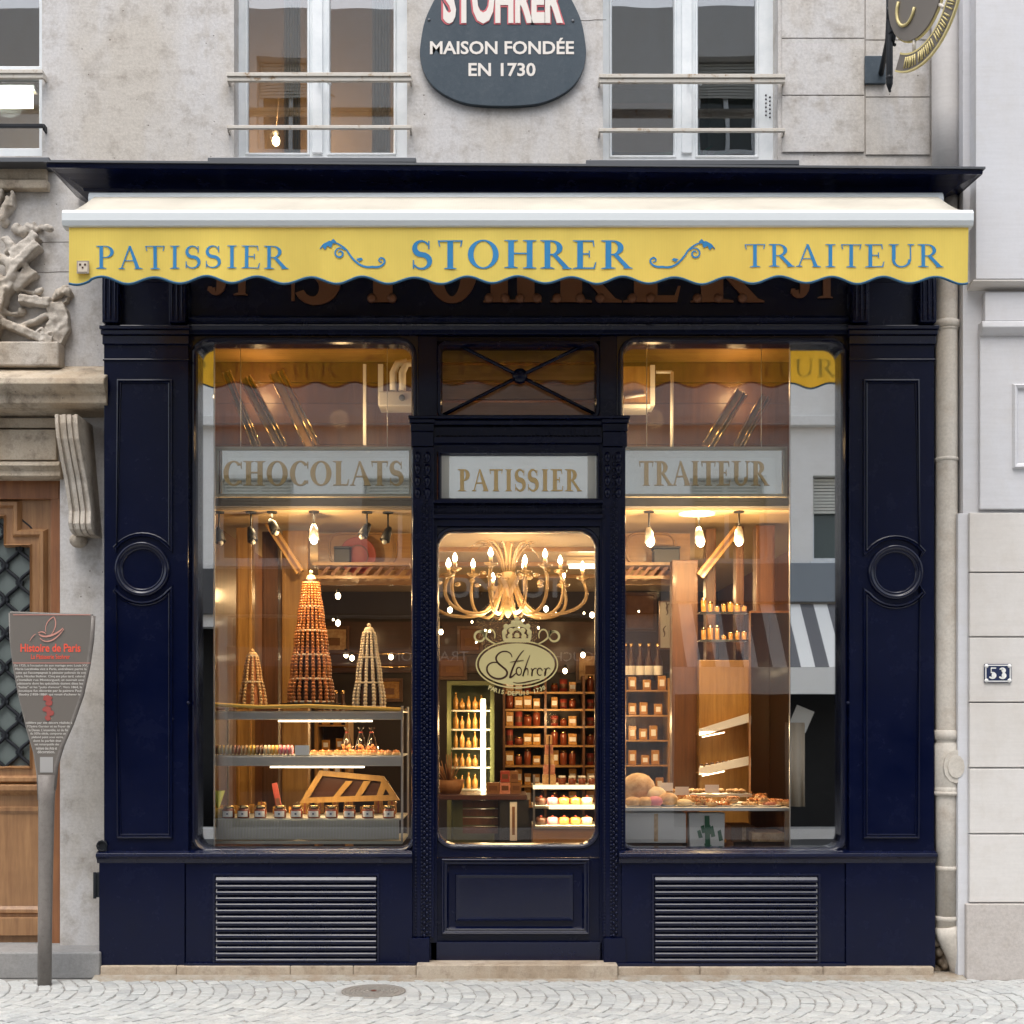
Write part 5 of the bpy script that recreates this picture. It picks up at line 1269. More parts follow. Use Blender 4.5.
# macarons
zsh = Z(755.5, y0_) + .001
cm = ['brownmac', 'mango', 'cream', 'mauve', 'ham', 'mango', 'brownmac', 'cream', 'mango', 'pink', 'pink']
protos = {}
for i in range(22):
    px_ = 212 + i * 3.8; key = cm[i // 2]
    if key not in protos:
        r_ = .032; t = thing('macaron', 'colourful macaron standing on edge in the row at the left of the upper case shelf', 'macaron', 'row of macarons')
        for dx in (-.008, .008): MB().lathe([(0, dx * .2 + (-.010 if dx < 0 else .010)), (r_ * .8, dx), (r_, dx * .6), (r_, dx * .3)], (0, 0, r_), 14, 'x').build('shell', key, t)
        MB().lathe([(r_ * .9, -.004), (r_ * .9, .004)], (0, 0, r_), 14, 'x').build('filling', 'icing', t); protos[key] = t; t.location = (X(px_, .32), .32, zsh)
    else: dup(protos[key], (X(px_, .32), .32, zsh))
t = thing('price_card', 'blank white card standing between macarons and orange tarts', 'card', loc=(X(302, .28), .285, zsh)); MB().box(-.045, .045, 0, .003, .0, .062).build('face', 'card', t); MB().box(-.045, .045, .004, .03, .0, .002).build('foot', 'card', t)
# tarts
pt = None
for i in range(12):
    px_ = 314 + i * 7.4
    if pt is None:
        pt = thing('fruit_tart', 'small orange glazed tart on the right half of the upper case shelf', 'tart', 'orange tarts'); MB().lathe([(0, 0), (.022, 0), (.029, .016), (.026, .016), (.02, .008)], (0, 0, 0), 14).build('crust', 'ham', pt)
        b = MB()
        for k in range(6): b.ball((.014 * math.cos(k), .014 * math.sin(k), .02), .009, 6)
        b.ball((0, 0, .024), .01, 6); b.build('fruit', 'tart', pt); o = pt
    else: o = dup(pt)
    o.location = (X(px_, .34), .34 + .05 * (i % 2), zsh)
bg = None
for i, (px_, l) in enumerate(((346, 'leftmost clear bag of sweets tied at the top on the upper shelf'), (360, 'middle clear bag of sweets tied at the top'), (371, 'rightmost clear bag of sweets tied at the top'))):
    t = thing('sweet_bag', l, 'bag', 'bags of sweets', (X(px_, .45), .5, zsh)); b = MB(); b.lathe([(.0, .0), (.04, .002), (.045, .03), (.034, .07), (.012, .14), (.006, .15), (.02, .17), (.022, .175)], (0, 0, 0), 12); b.build('cellophane', 'glass_case', t)
    b = MB()
    for k in range(16): b.ball((random.uniform(-.025, .025), random.uniform(-.025, .025), random.uniform(.012, .06)), .011, 6)
    b.build('sweets', 'tart', t); MB().lathe([(.014, .138), (.014, .146)], (0, 0, 0), 10).build('tie', 'redbox', t)
# jars
zj = Z(819, y0_) + .001; jar = None; JL = 'white labelled jam jar in the row along the bottom of the glass pastry case'
for i, px_ in enumerate((228.5, 243.5, 260.5, 280, 296.5, 314, 331.5, 349.5, 368, 389)):
    if jar is None:
        jar = thing('jam_jar', JL, 'jar', 'row of jam jars'); MB().lathe([(0, 0), (.036, 0), (.040, .006), (.040, .050), (.032, .060), (.032, .062), (0, .062)], (0, 0, 0), 18).build('jar_body', 'jam', jar)
        MB().lathe([(.034, .0622), (.036, .064), (.036, .078), (.034, .080), (0, .080)], (0, 0, 0), 18).build('lid', 'gold', jar)
        MB().lathe([(.0412, .010), (.0412, .046)], (0, 0, 0), 12, a0=PI * 1.5 - .85, a1=PI * 1.5 + .85).build('label_paper', 'card', jar); MB().lathe([(.0418, .024), (.0418, .033)], (0, 0, 0), 6, a0=PI * 1.5 - .15, a1=PI * 1.5 + .15).build('label_mark', 'plate_blue', jar); o = jar
    else: o = dup(jar)
    o.location = (X(px_, .33), .33, zj)
t = thing('tilted_tray', 'pale wooden display tray leaning behind the jam jars', 'tray'); y = .55
b = MB(); fo = [(300, 803), (320, 770), (384, 776), (400, 800)]
P_ = [(X(a, y), Z(b_, y)) for a, b_ in fo]; poly_moulding(b, P_[::-1], [(0, y), (0, y - .03), (.035, y - .03), (.035, y)], False); b.build('frame', 'honey', t)
b = MB()
for k in range(3): b.prism([(X(331 + k * 22, y), Z(800, y)), (X(337 + k * 22, y), Z(800, y)), (X(353 + k * 18, y), Z(781, y)), (X(346 + k * 18, y), Z(781, y))], y - .022, y - .004)
b.build('slat', 'honey', t)
b = MB().prism([(X(304, y), Z(802, y)), (X(322, y), Z(773, y)), (X(383, y), Z(778, y)), (X(397, y), Z(800, y))], y + .002, y + .01); b.build('tray_bottom', 'choc', t)
t = thing('chocolate_tablet', 'red wrapped tablet leaning upright behind the jam jars', 'tablet', loc=(X(281, .45), .45, zj)); o = MB().box(-.018, .018, 0, .015, 0, .22).build('wrapper', 'redbox', t, bevel=.002); t.rotation_euler = (-.1, -.22, 0); MB().box(-.013, .013, -.002, -.0005, .05, .12).build('band', 'gold_dull', t)
t = thing('cone_packet', 'yellow green paper cone at the left end above the jars', 'packet', loc=(X(218, .36), .36, zj)); MB().lathe([(.0, .0), (.035, .0), (.04, .06), (.0, .06)], (0, 0, 0), 14).build('pot', 'mango', t); MB().lathe([(.008, .062), (.045, .17), (.04, .17)], (0, 0, 0), 14).build('cone', mat('lime_paper', (.45, .5, .1), .6), t)

# ---- chandelier
cy = 2.3; ccx, ccz = X(508, cy), Z(585, cy)
ch = thing('chandelier', 'many armed amber glass chandelier with lit candle bulbs behind the door', 'chandelier', loc=(ccx, cy, ccz))
b = MB(); b.lathe([(.0, -.26), (.012, -.25), (.05, -.20), (.058, -.16), (.045, -.13), (.02, -.11), (.03, -.08), (.07, -.03), (.085, .03), (.06, .09), (.03, .12), (.045, .16), (.03, .2), (.02, .37)], (0, 0, 0), 18); b.build('glass_stem', 'amber_glass', ch)
arms = []
for k in range(12):
    a = 2 * PI * k / 12 + .2; R0 = .60 if k % 2 else .42; zt = .09 if k % 2 else .17
    pts = bez((.05, .06), (.10, -.12), (.16, -.26), (R0 * .62, -.24), 8)[:-1] + bez((R0 * .62, -.24), (R0 * 1.12, -.22), (R0 * 1.1, zt - .16), (R0, zt - .07), 9)
    m_ = MB().tube([(p[0] * math.cos(a), p[0] * math.sin(a), p[1]) for p in pts], .0135, 8); m_.build('arm', 'amber_glass', ch)
    arms.append((R0 * math.cos(a), R0 * math.sin(a), zt))
    x_, y_ = R0 * math.cos(a), R0 * math.sin(a)
    MB().lathe([(.01, zt - .08), (.05, zt - .06), (.055, zt - .045), (.015, zt - .05), (.014, zt), (.016, zt + .002)], (x_, y_, 0), 12).build('candle_cup', 'amber_glass', ch)
    MB().lathe([(.0, zt + .002), (.016, zt + .012), (.020, zt + .03), (.012, zt + .055), (.0, zt + .075)], (x_, y_, 0), 10).build('bulb', 'bulb', ch)
b = MB()
for k in range(14):
    a = 2 * PI * k / 14; R0 = random.uniform(.2, .32); pts = bez((.04, .10), (.08, .30), (R0 * .7, .38), (R0, random.uniform(.22, .34)), 8)
    b.tube([(p[0] * math.cos(a), p[0] * math.sin(a), p[1]) for p in pts], [.012 - .001 * i for i in range(9)], 6)
for k in range(18):
    a = random.uniform(0, 2 * PI); R0 = random.uniform(.1, .45); b.ball((R0 * math.cos(a), R0 * math.sin(a), random.uniform(.0, .10)), .028, 6, .6)
b.build('leaf_sprays', 'amber_glass', ch); MB().tube([(0, 0, .36), (0, 0, 2.93 - ccz)], .006, 6).build('chain', 'gold', ch)
# ceiling coving lines and tube lamp seen through the door
b = MB()
for yy in (2.6, 3.6, 4.6): b.box(-1.2, 1.2, yy, yy + .05, 2.895, 2.929)
b.box(-1.2, -1.15, 2.65, 4.6, 2.9, 2.928); b.box(1.15, 1.2, 2.65, 4.6, 2.9, 2.928); struct('ceiling_moulding', b, 'honey_x')
t = thing('ceiling_tube', 'bright tube light on the ceiling at the right behind the door', 'ceiling light', loc=(X(588, 3.2), 3.2, 2.84)); MB().box(-.16, .2, -.03, .03, -.01, .02).build('tube', 'strip', t); MB().box(-.18, .22, -.04, .04, .021, .05).build('housing', 'white', t)

# ---- back wall bands and shelving
struct('back_wall_panel', MB().box(IX0, IX1, 6.24, 6.295, 2.05, 2.60), 'red_wood')
sh = thing('wall_shelving', 'dark wood shelving full of jars and boxes across the back wall', 'shelving')
yS_ = 6.0; xa, xb = X(504, 6), X(660, 6)
b = MB()
rowsz = [Z(p, 6) for p in (805, 785, 765, 745, 726, 709, 692)]
for z in rowsz: b.box(xa, xb, yS_ - .12, 6.23, z - .02, z)
b.build('shelf', 'honey_x', sh); b = MB()
for px_ in (504, 545, 583, 620, 659): b.box(X(px_, 6) - .012, X(px_, 6) + .012, yS_ - .13, 6.23, .1, Z(676, 6))
b.build('upright', 'walnut', sh)
pj = thing('shelf_jar', 'small dark jar with pale lid on the back wall shelving', 'jar', 'jars on the back wall shelves'); MB().lathe([(0, 0), (.04, 0), (.042, .09), (.03, .10), (0, .10)], (0, 0, 0), 10).build('glass', 'jam', pj); MB().lathe([(.033, .101), (.033, .118), (0, .118)], (0, 0, 0), 10).build('lid', 'gold', pj)
pb_ = thing('shelf_packet', 'amber packet standing on the back wall shelving', 'packet', 'packets on the back wall shelves'); MB().box(-.04, .04, -.03, .03, 0, .13).build('packet', 'honeyjar', pb_, bevel=.004); MB().box(-.03, .03, -.0335, -.0312, .04, .09).build('packet_label', 'card', pb_)
pr_ = thing('shelf_tin', 'red tin standing on the back wall shelving', 'tin', 'tins on the back wall shelves'); MB().lathe([(0, 0), (.038, 0), (.038, .11), (0, .112)], (0, 0, 0), 12).build('tin', 'redbox', pr_); MB().lathe([(.0385, .03), (.0385, .07)], (0, 0, 0), 12).build('tin_band', 'gold_dull', pr_)
first = {0: pj, 1: pb_, 2: pr_}; used = set()
for r_i, z in enumerate(rowsz):
    k = int((xb - xa) / .095)
    for i in range(k):
        q_ = random.choice((0, 0, 1, 1, 2)); x = xa + .06 + i * .095
        if any(abs(x - X(p, 6)) < .05 for p in (504, 545, 583, 620, 659)): continue
        o = first[q_] if q_ not in used else dup(first[q_]); used.add(q_); o.location = (x, 5.98 + random.uniform(0, .03), z + .001); w_ = random.uniform(.85, 1.15); o.scale = (w_, w_, random.uniform(.7, 1.5))
# ---- bottle fridge, door view left
t = thing('bottle_cabinet', 'tall green lit cabinet of bottles with a bright vertical tube behind the door', 'cabinet'); y = 4.6
xa, xb = X(447, y), X(488, y); b = MB(); b.box(xa, xa + .04, y, y + .4, .1, Z(685, y)); b.box(xb + .02, xb + .06, y, y + .4, .1, Z(685, y)); b.box(xa, xb + .06, y, y + .4, Z(685, y), Z(681, y)); b.box(xa, xb + .06, y + .4, y + .42, .1, Z(685, y)); b.build('case', mat('green_case', (.10, .12, .05), .5), t)
b = MB(); zr = [Z(p, y) for p in (710, 729, 748, 767, 789)]
for z in zr: b.box(xa + .04, xb + .019, y + .02, y + .38, z - .015, z)
b.build('shelf', 'opal', t); MB().box(X(481, y), X(485.5, y), y - .02, y + .0, Z(792, y), Z(699, y)).build('light_tube', 'strip', t)
bo = thing('bottle', 'small pale bottle in the green lit cabinet behind the door', 'bottle', 'bottles in the lit cabinet'); MB().lathe([(0, 0), (.026, 0), (.027, .09), (.010, .12), (.010, .15), (0, .15)], (0, 0, 0), 12).build('glass', 'honeyjar', bo); MB().lathe([(.012, .151), (.012, .165), (0, .165)], (0, 0, 0), 10).build('cap', 'gold', bo)
ff = True
for z in zr:
    for i in range(5):
        if random.random() < .15: continue
        o = bo if ff else dup(bo); ff = False; o.location = (xa + .08 + i * .062, y + .1, z + .001); w_ = random.uniform(.7, 1.1); o.scale = (w_, w_, random.uniform(.6, 1.1))
t = thing('counter', 'dark topped sales counter seen through the door glass', 'counter'); y = 3.2
MB().box(X(436, y), X(527, y), y, y + .6, Z(800, y), Z(795, y)).build('top', 'red_wood', t, bevel=.005); MB().box(X(500, y), X(529, y), y + .05, y + .55, .10, Z(800.3, y)).build('leg', 'black', t)
b = MB()
for k in range(4): b.box(X(462, y), X(498, y), y + .25 - .02 * k, y + .3, Z(836 - k * 9, y), Z(829 - k * 9, y))
b.build('drawer_front', 'walnut', t)
t = thing('menu_holder', 'narrow white leaflet holder fixed to the dark counter leg', 'leaflet holder', loc=(X(513.5, 3.2), 3.22, Z(841, 3.2))); MB().box(-.03, .03, 0, .02, 0, .33).build('holder', 'card', t); MB().box(-.012, .012, -.003, -.001, .05, .29).build('stripe', 'brownbox', t)
zct = Z(795, 3.2) + .001
for i, (px_, dz, w_, m, l) in enumerate(((493, 0, .11, 'brownbox', 'kraft carton at the left end of the boxes on the counter'), (505, 0, .09, 'mauve', 'pink carton under the small windowed box on the counter'), (516, 0, .09, 'brownbox', 'brown carton at the right end of the counter'), (505, .10, .08, 'redbox', 'red carton stacked on the pink carton on the counter'), (514, .10, .07, 'brownbox', 'small brown carton stacked beside the red carton on the counter'))):
    t = thing('carton', l, 'box', 'cartons on the counter', (X(px_, 3.4), 3.35, zct + dz)); MB().box(-w_ / 2, w_ / 2, 0, .1, 0, .096).build('body', m, t, bevel=.003); MB().box(-w_ / 3, w_ / 3, -.003, -.001, .03, .07).build('box_label', 'gold_dull', t)
t = thing('cake_case', 'lit glass cake counter seen at lower right through the door', 'display case'); y = 2.6; xa, xb = X(533, y), X(598, y)
b = MB(); 
for p in (826, 806, 786): b.box(xa, xb, y, y + .5, Z(p + 2.5, y), Z(p, y))
b.build('shelf', 'opal', t); b = MB(); b.box(xa, xb, y + .02, y + .5, Z(852, y) if Z(852, y) > .1 else .1, Z(828.6, y)); b.build('base', 'honey_x', t)
b = MB(); b.box(xa, xb, y - .01, y + .01, Z(789, y), Z(785, y)); b.box(X(549, y), xb, y - .01, y + .01, Z(809, y), Z(805, y)); b.build('light_tube', mat('soft_tube', (1, .9, .6), .5, emit=(1, .78, .4), estr=1.2), t)
b = MB(); 
for px_ in (533, 596): b.box(X(px_, y), X(px_ + 2, y), y - .01, y + .02, Z(828, y), Z(775, y))
b.build('corner_post', 'steel', t); MB().box(xa, xb, y - .014, y - .011, Z(828, y), Z(775, y)).build('front_glass', 'glass_case', t)
ck = None
for i in range(10):
    yy = 2.75; p = (826, 806)[i // 5]; x = X(541 + (i % 5) * 11.5, yy); m = ('choc', 'tart', 'cream', 'pink', 'honeyjar')[(i * 3) % 5]
    t = thing('small_cake', 'small round cake inside the lit cake counter', 'cake', 'cakes in the cake counter', (x, yy, Z(p, y) + .001)); MB().lathe([(0, 0), (.045, 0), (.046, .05), (.03, .06), (0, .062)], (0, 0, 0), 12).build('sponge', m, t); MB().ball((0, 0, .065), .012, 6).build('topping', 'redbox', t)
pyr = thing('gift_box_stack', 'ribboned pale gift box tower standing on the cake counter', 'box stack', loc=(X(549, 2.9), 2.9, Z(786, 2.6) + .001))
for k, w_ in enumerate((.11, .095, .08, .065, .05)):
    MB().box(-w_ / 2, w_ / 2, -w_ / 2, w_ / 2, k * .082, k * .082 + .078).build('gift_box', 'mauve' if k % 2 else 'ham', pyr, bevel=.002)
MB().box(-.006, .006, -.06, -.057, 0, .40).build('ribbon', 'choc', pyr)
for i in range(4): 
    t = thing('counter_jar', 'white capped dark jar on top of the cake counter', 'jar', 'jars on the cake counter', (X(562 + i * 10, 2.75), 2.75, Z(786, 2.6) + .001)); MB().lathe([(0, 0), (.03, 0), (.032, .05), (0, .06)], (0, 0, 0), 12).build('glass', 'jam', t); MB().lathe([(.028, .061), (.028, .075), (0, .076)], (0, 0, 0), 12).build('lid', 'white', t)
t = thing('wicker_basket', 'brown basket of dried stems on the left end of the counter', 'basket', loc=(X(447, 3.0), 3.4, zct)); MB().lathe([(0, 0), (.10, 0), (.14, .12), (.13, .12), (.09, .01)], (0, 0, 0), 16).build('basket', 'brownbox', t)
b = MB()
for i in range(30):
    a = random.uniform(0, 2 * PI); b.tube([(0, 0, .05), (.16 * math.cos(a) * random.random(), .16 * math.sin(a) * random.random(), random.uniform(.2, .36))], .005, 4)
b.build('stems', 'brownbox', t)

for (px_, py_, w_, h_, m, l) in ((452, 668, .22, .16, 'opal', 'small dull gilt framed print on the back wall left of the door medallion'), (592, 668, .24, .22, 'card', 'amber framed notice on the back wall right of the door medallion'), (470, 640, .18, .2, 'gold_dull', 'dull gilt framed picture high on the back wall'), (330, 640, .3, .2, 'ham', 'amber framed picture on the back wall behind the cream puff towers'), (386, 690, .25, .16, 'honeyjar', 'amber lit panel behind the right cream puff tower'), (640, 612, .25, .3, 'mauve', 'brown framed poster on the back wall in the right window')):
    w_ *= .6; h_ *= .6; m = {'card': 'ham', 'opal': 'gold_dull', 'mauve': 'brownbox'}.get(m, m)
    y = 6.2; t = thing('framed_picture', l, 'picture', loc=(X(px_, y), y, Z(py_, y))); MB().box(-w_, w_, 0, .02, -h_, h_).build('print', m, t)
    b = MB(); moulding(b, -w_ - .03, w_ + .03, -h_ - .03, h_ + .03, [(0, .02), (0, -.02), (.03, -.02), (.035, 0)]); b.build('frame', 'walnut', t)
    b = MB(); b.box(-w_ * .5, w_ * .6, -.004, -.001, -h_ * .5, h_ * .2); b.build('image', 'brownbox', t)
# ---- small distant lamps
sl_ = None
for i, (px_, py_, y) in enumerate(((226, 563, 2.2), (338, 596, 3.2), (338, 623, 4.0), (450, 610, 4.5), (546, 609, 4.2), (592, 615, 4.5), (583, 655, 5.0), (565, 671, 5.2), (441, 632, 5.5), (219, 652, 2.5), (352, 658, 4.6), (346, 655, 5.0), (391, 657, 5.0), (748, 664, 3.0), (759, 668, 3.0), (230, 612, 4))):
    t = thing('pendant_bulb', 'small warm lit bulb hanging deep inside the shop', 'lamp', 'small lit bulbs deep in the shop', (X(px_, y), y, Z(py_, y))) if sl_ is None else dup(sl_, (X(px_, y), y, Z(py_, y)))
    if sl_ is None:
        sl_ = t; MB().ball((0, 0, 0), .022, 8, 1.3).build('bulb', 'bulb', t); MB().lathe([(.010, .026), (.018, .03), (.014, .06), (0, .06)], (0, 0, 0), 8).build('holder', 'black', t)
for k in range(14):
    y = random.uniform(2.6, 5.8); px_ = random.choice((random.uniform(222, 405), random.uniform(445, 590), random.uniform(445, 590), random.uniform(632, 745))); dup(sl_, (X(px_, y), y, Z(random.uniform(598, 668), y)), scale=(.4, .4, .4))
# ---- glowing amber shelves mid room, to give warm depth on both sides
def lit_rack(label, xa, xb, y, pys, m='honey_x'):
    t = thing('lit_rack', label, 'shelves'); x0_, x1_ = X(xa, y), X(xb, y); b = MB()
    for p in pys: b.box(x0_, x1_, y, y + .35, Z(p + 1.5, y), Z(p, y))
    b.build('shelf', m, t); MB().box(x0_, x1_, y + .36, y + .40, .1, Z(pys[-1] - 12, y)).build('back', 'walnut', t)
    b = MB(); b.box(x0_ - .03, x0_, y, y + .4, .1, Z(pys[-1] - 12, y)); b.box(x1_, x1_ + .03, y, y + .4, .1, Z(pys[-1] - 12, y)); b.build('side', 'honey', t)
    return t
lit_rack('honey timber shelves of packets behind the left display case', 318, 345, 3.4, (800, 775, 750, 725)); lit_rack('tall dark timber shelves at far left inside the shop', 214, 245, 3.0, (800, 770, 740, 705)); lit_rack('timber shelves left of the walnut post in the right window', 626, 668, 3.4, (790, 765, 740, 715, 690))
bk = thing('packet', 'small packet with pale label on the timber shelves deep inside the shop', 'packet', 'packets on the inner shelves'); MB().box(-.035, .035, 0, .06, 0, .11).build('packet', 'honeyjar', bk, bevel=.004); MB().box(-.02, .02, -.003, -.001, .03, .08).build('packet_label', 'card', bk)
ff = True
for (xa, xb, y, pys) in ((318, 345, 3.4, (800, 775, 750, 725)), (214, 245, 3.0, (800, 770, 740, 705)), (626, 668, 3.4, (790, 765, 740, 715, 690))):
    for p in pys:
        x = X(xa, y) + .06
        while x < X(xb, y) - .04:
            o = bk if ff else dup(bk); ff = False; o.location = (x, y + .05, Z(p, y) + .001); o.scale = (1, 1, random.uniform(.7, 1.2)); x += random.uniform(.085, .13)
# red-brown rails at back (left window)
for (p, l) in ((650, 'upper dark red rail across the back of the left window'), (663, 'lower dark red rail across the back of the left window')):
    t = thing('timber_rail', l, 'rail'); y = 4.9; MB().box(X(300, y), X(430, y), y, y + .05, Z(p + 3, y), Z(p, y)).build('rail', 'red_wood', t, bevel=.004); MB().tube([(X(300, y), y - .02, Z(p + 4, y)), (X(430, y), y - .02, Z(p + 4, y))], .008, 6).build('brass_rod', 'gold', t)

# ---- right window food display
t = thing('food_table', 'white edged marble table of savoury food in the right window', 'table'); y = .30
MB().box(X(620, y), X(790, y), y, y + .6, Z(811, y), Z(807.5, y)).build('top', 'white', t, bevel=.003)
b = MB()
for px_, yy in ((622, y + .03), (786, y + .03), (622, y + .56), (786, y + .56)): b.box(X(px_, y), X(px_, y) + .025, yy, yy + .025, .10, Z(811.2, y))
b.build('leg', 'steel', t); TZ = Z(807.5, y) + .001
for i, (px_, r_, sz_, m, l, yy) in enumerate(((638, .115, .95, 'ham', 'largest pale round loaf at the left end of the food table', .55), (655, .08, .8, 'cream', 'cream coloured loaf beside the largest one', .5), (633, .055, .6, 'ham', 'small bread roll in front at the left end of the food table', .38), (645, .055, .6, 'ham', 'second small roll in front of the large loaf', .38), (655, .05, .7, 'pink', 'rounded pink ham in front of the cream loaf', .38), (668, .065, .7, 'ham', 'golden roll right of the pink ham', .42), (684, .055, .45, 'cream', 'flat cream roll on the food table', .40))):
    t = thing('loaf', l, 'food', loc=(X(px_, yy), yy, TZ)); b = MB(); b.ball((0, 0, r_ * sz_ * .9), r_, 16, sz_); o = b.build('crust', m, t)
    MB().lathe([(r_ * .5, 0), (r_ * .75, .002), (r_ * .7, .01)], (0, 0, 0), 14).build('paper_case', 'card', t)
for i, (px_, l) in enumerate(((700, 'leftmost platter of pink savouries on the food table'), (722, 'second platter of orange savouries on the food table'), (746, 'third platter of savouries on the food table'), (770, 'rightmost platter of savouries near the mirror'))):
    yy = .42; t = thing('platter', l, 'platter', 'platters on the food table', (X(px_, yy), yy, TZ)); MB().lathe([(0, 0), (.06, 0), (.075, .008), (.07, .008), (0, .004)], (0, 0, 0), 20).build('dish', 'white', t)
    for k in range(12):
        pass
    b = MB()
    for k in range(14):
        a = random.uniform(0, 2 * PI); r_ = random.uniform(0, .05); b.ball((r_ * math.cos(a), r_ * math.sin(a), .014), random.uniform(.012, .018), 7, .8)
    b.build('food', ('mauve', 'tart', 'ham', 'mauve')[i], t)
t = thing('food_tray', 'long steel tray on stand behind the platters', 'tray'); yy = .62; MB().box(X(664, yy), X(752, yy), yy, yy + .18, Z(797, yy), Z(794, yy)).build('tray', 'steel', t, bevel=.003); b = MB(); 
for px_ in (668, 748): b.box(X(px_, yy), X(px_, yy) + .012, yy + .05, yy + .062, TZ, Z(797, yy))
b.build('leg', 'steel', t)
b = MB()
for k in range(40): b.ball((random.uniform(X(668, yy), X(748, yy)), random.uniform(yy + .03, yy + .15), Z(793, yy) + .01), random.uniform(.015, .022), 7, .8)
b.build('food', 'ham', t)
for i, (px_, py_, l) in enumerate(((666, 788, 'price card leaning at the left of the steel tray'), (682, 792, 'price card with dark lettering in front of the steel tray'), (712, 790, 'price card tilted back at the middle of the steel tray'), (731, 802, 'little price card by the orange platter'), (751, 802, 'little price card near the mirror edge'))):
    s_ = .045 if i < 3 else .018; yy = .58; t = thing('price_card', l, 'card', loc=(X(px_, yy), yy, Z(py_, yy) - .02)); MB().box(-s_, s_, 0, .003, 0, s_ * 1.2).build('face', 'card', t); MB().tube([(0, .006, -(Z(py_, yy) - .02 - TZ)), (0, .006, .03)], .002, 5).build('pin', 'steel', t)
for i, (a, b_, pz0, pz1, m, yy, l) in enumerate(((624, 686, 843, 813, 'card', .34, 'large white carton under the left of the food table'), (752, 786, 842, 833, 'ham', .34, 'flat beige carton at the bottom by the mirror'), (731, 755, 842, 826, 'brownbox', .45, 'brown crate under the middle of the food table'))):
    z0_ = max(.101, Z(pz0, yy)); t = thing('carton', l, 'box'); MB().box(X(a, yy), X(b_, yy), yy, yy + .3, z0_, Z(pz1, yy)).build('body', m, t, bevel=.004); MB().box(X((a + b_) / 2 - 1, yy), X((a + b_) / 2 + 3, yy), yy - .002, yy - .0005, z0_ + .01, Z(pz1, yy) - .005).build('tape', 'ham', t)
    if z0_ > .12:
        MB().box(X(a, yy) + .02, X(b_, yy) - .02, yy + .02, yy + .28, .101, z0_ - .001).build('pallet', 'walnut', t)
t = thing('printed_bag', 'white carrier bag with green pattern under the food table', 'bag', loc=(X(707, .36), .36, .101)); zz = Z(844, .36)
zb_ = Z(813, .36) - .101; w_ = X(726, .36) - X(690, .36)
b = MB(); b.prism([(-w_ / 2 + .02, .0), (w_ / 2 - .02, 0), (w_ / 2, zb_), (-w_ / 2, zb_)], 0, .1); b.build('bag_body', 'card', t, bevel=.004)
b = MB()
for k in range(9):
    xx = random.uniform(-w_ * .3, w_ * .3); z_ = zb_ * random.uniform(.72, .92); h_ = random.uniform(.03, .07); b.prism([(xx, z_), (xx + .02, z_ + h_ * .2), (xx + .035, z_ - h_), (xx + .01, z_ - h_ * 1.1)], -.002 - .0004 * k, -.0005)
b.prism([(-.01, zb_ * .68), (.022, zb_ * .68), (.014, zb_ * .98), (-.016, zb_ * .98)], -.0075, -.0065); b.build('green_print', 'green', t)
for (p0, p1, l) in ((720, 731, 'sloping white edged shelf on the honey panel, upper one'), (763, 770, 'white edged shelf carrying small jars, lower one')):
    y = .95; t = thing('white_shelf', l, 'shelf'); MB().prism([(X(699, y), Z(p1 + 5, y)), (X(750, y), Z(p0 + 2, y)), (X(750, y), Z(p0 - 7, y)), (X(699, y), Z(p1 - 2, y))], y, y + .012).build('edge', 'white', t)
    MB().prism([(X(699, y), Z(p1 + 4, y)), (X(750, y), Z(p0 + 1, y)), (X(750, y), Z(p0, y)), (X(699, y), Z(p1 + 3, y))], y + .0125, y + .148).build('board', 'honey', t)
    MB().prism([(X(703, y), Z(p1 + 6.5, y)), (X(725, y), Z(p1 + 2, y)), (X(725, y), Z(p1 + 1, y)), (X(703, y), Z(p1 + 5.5, y))], y + .02, y + .04).build('light_tube', 'strip', t)
for i in range(8): 
    px_ = 702 + i * 5.6; y = .97; t = thing('spice_pot', 'tiny pot with dark lid on the lower white shelf', 'pot', 'pots on the white shelf', (X(px_, y), y + .03, Z(773 - (px_ - 699) * .135 - 2.2, .95))); MB().lathe([(0, 0), (.012, 0), (.013, .03), (0, .03)], (0, 0, 0), 8).build('pot', 'card', t); MB().lathe([(.014, .0305), (.014, .042), (0, .043)], (0, 0, 0), 8).build('lid', 'choc', t)
for (py_, l) in ((612, 'upper glass shelf of amber goods between the dark posts of the right window'), (640, 'lower glass shelf of amber goods between the dark posts of the right window')):
    y = 1.0; t = thing('glass_shelf', l, 'shelf'); MB().box(X(700, y), X(749, y), y, y + .14, Z(py_, y) - .006, Z(py_, y)).build('glass_plate', 'opal', t); MB().box(X(700, y), X(749, y), y - .004, y - .0005, Z(py_, y) - .009, Z(py_, y) + .003).build('edge_strip', 'gold', t)
pk = None
for i in range(14):
    y = 1.05; o = thing('amber_tin', 'small amber tin on the glass shelves of the right window', 'tin', 'amber tins on the glass shelves') if pk is None else dup(pk)
    if pk is None: pk = o; MB().lathe([(0, 0), (.018, 0), (.019, .05), (0, .052)], (0, 0, 0), 10).build('tin', 'honeyjar', o); MB().lathe([(.0195, .0), (.0195, .008), (.0, .009)], (0, 0, .052), 10).build('lid', 'gold', o)
    o.location = (X(704 + (i % 7) * 6.8, y), y + .02, Z((612, 640)[i // 7], 1.0) + .001); w_ = random.uniform(.8, 1.15); o.scale = (w_, w_, random.uniform(.6, 1.7))
t = thing('mirrored_pillar', 'mirrored pillar inside the right window showing striped cloth', 'mirror'); y = .78
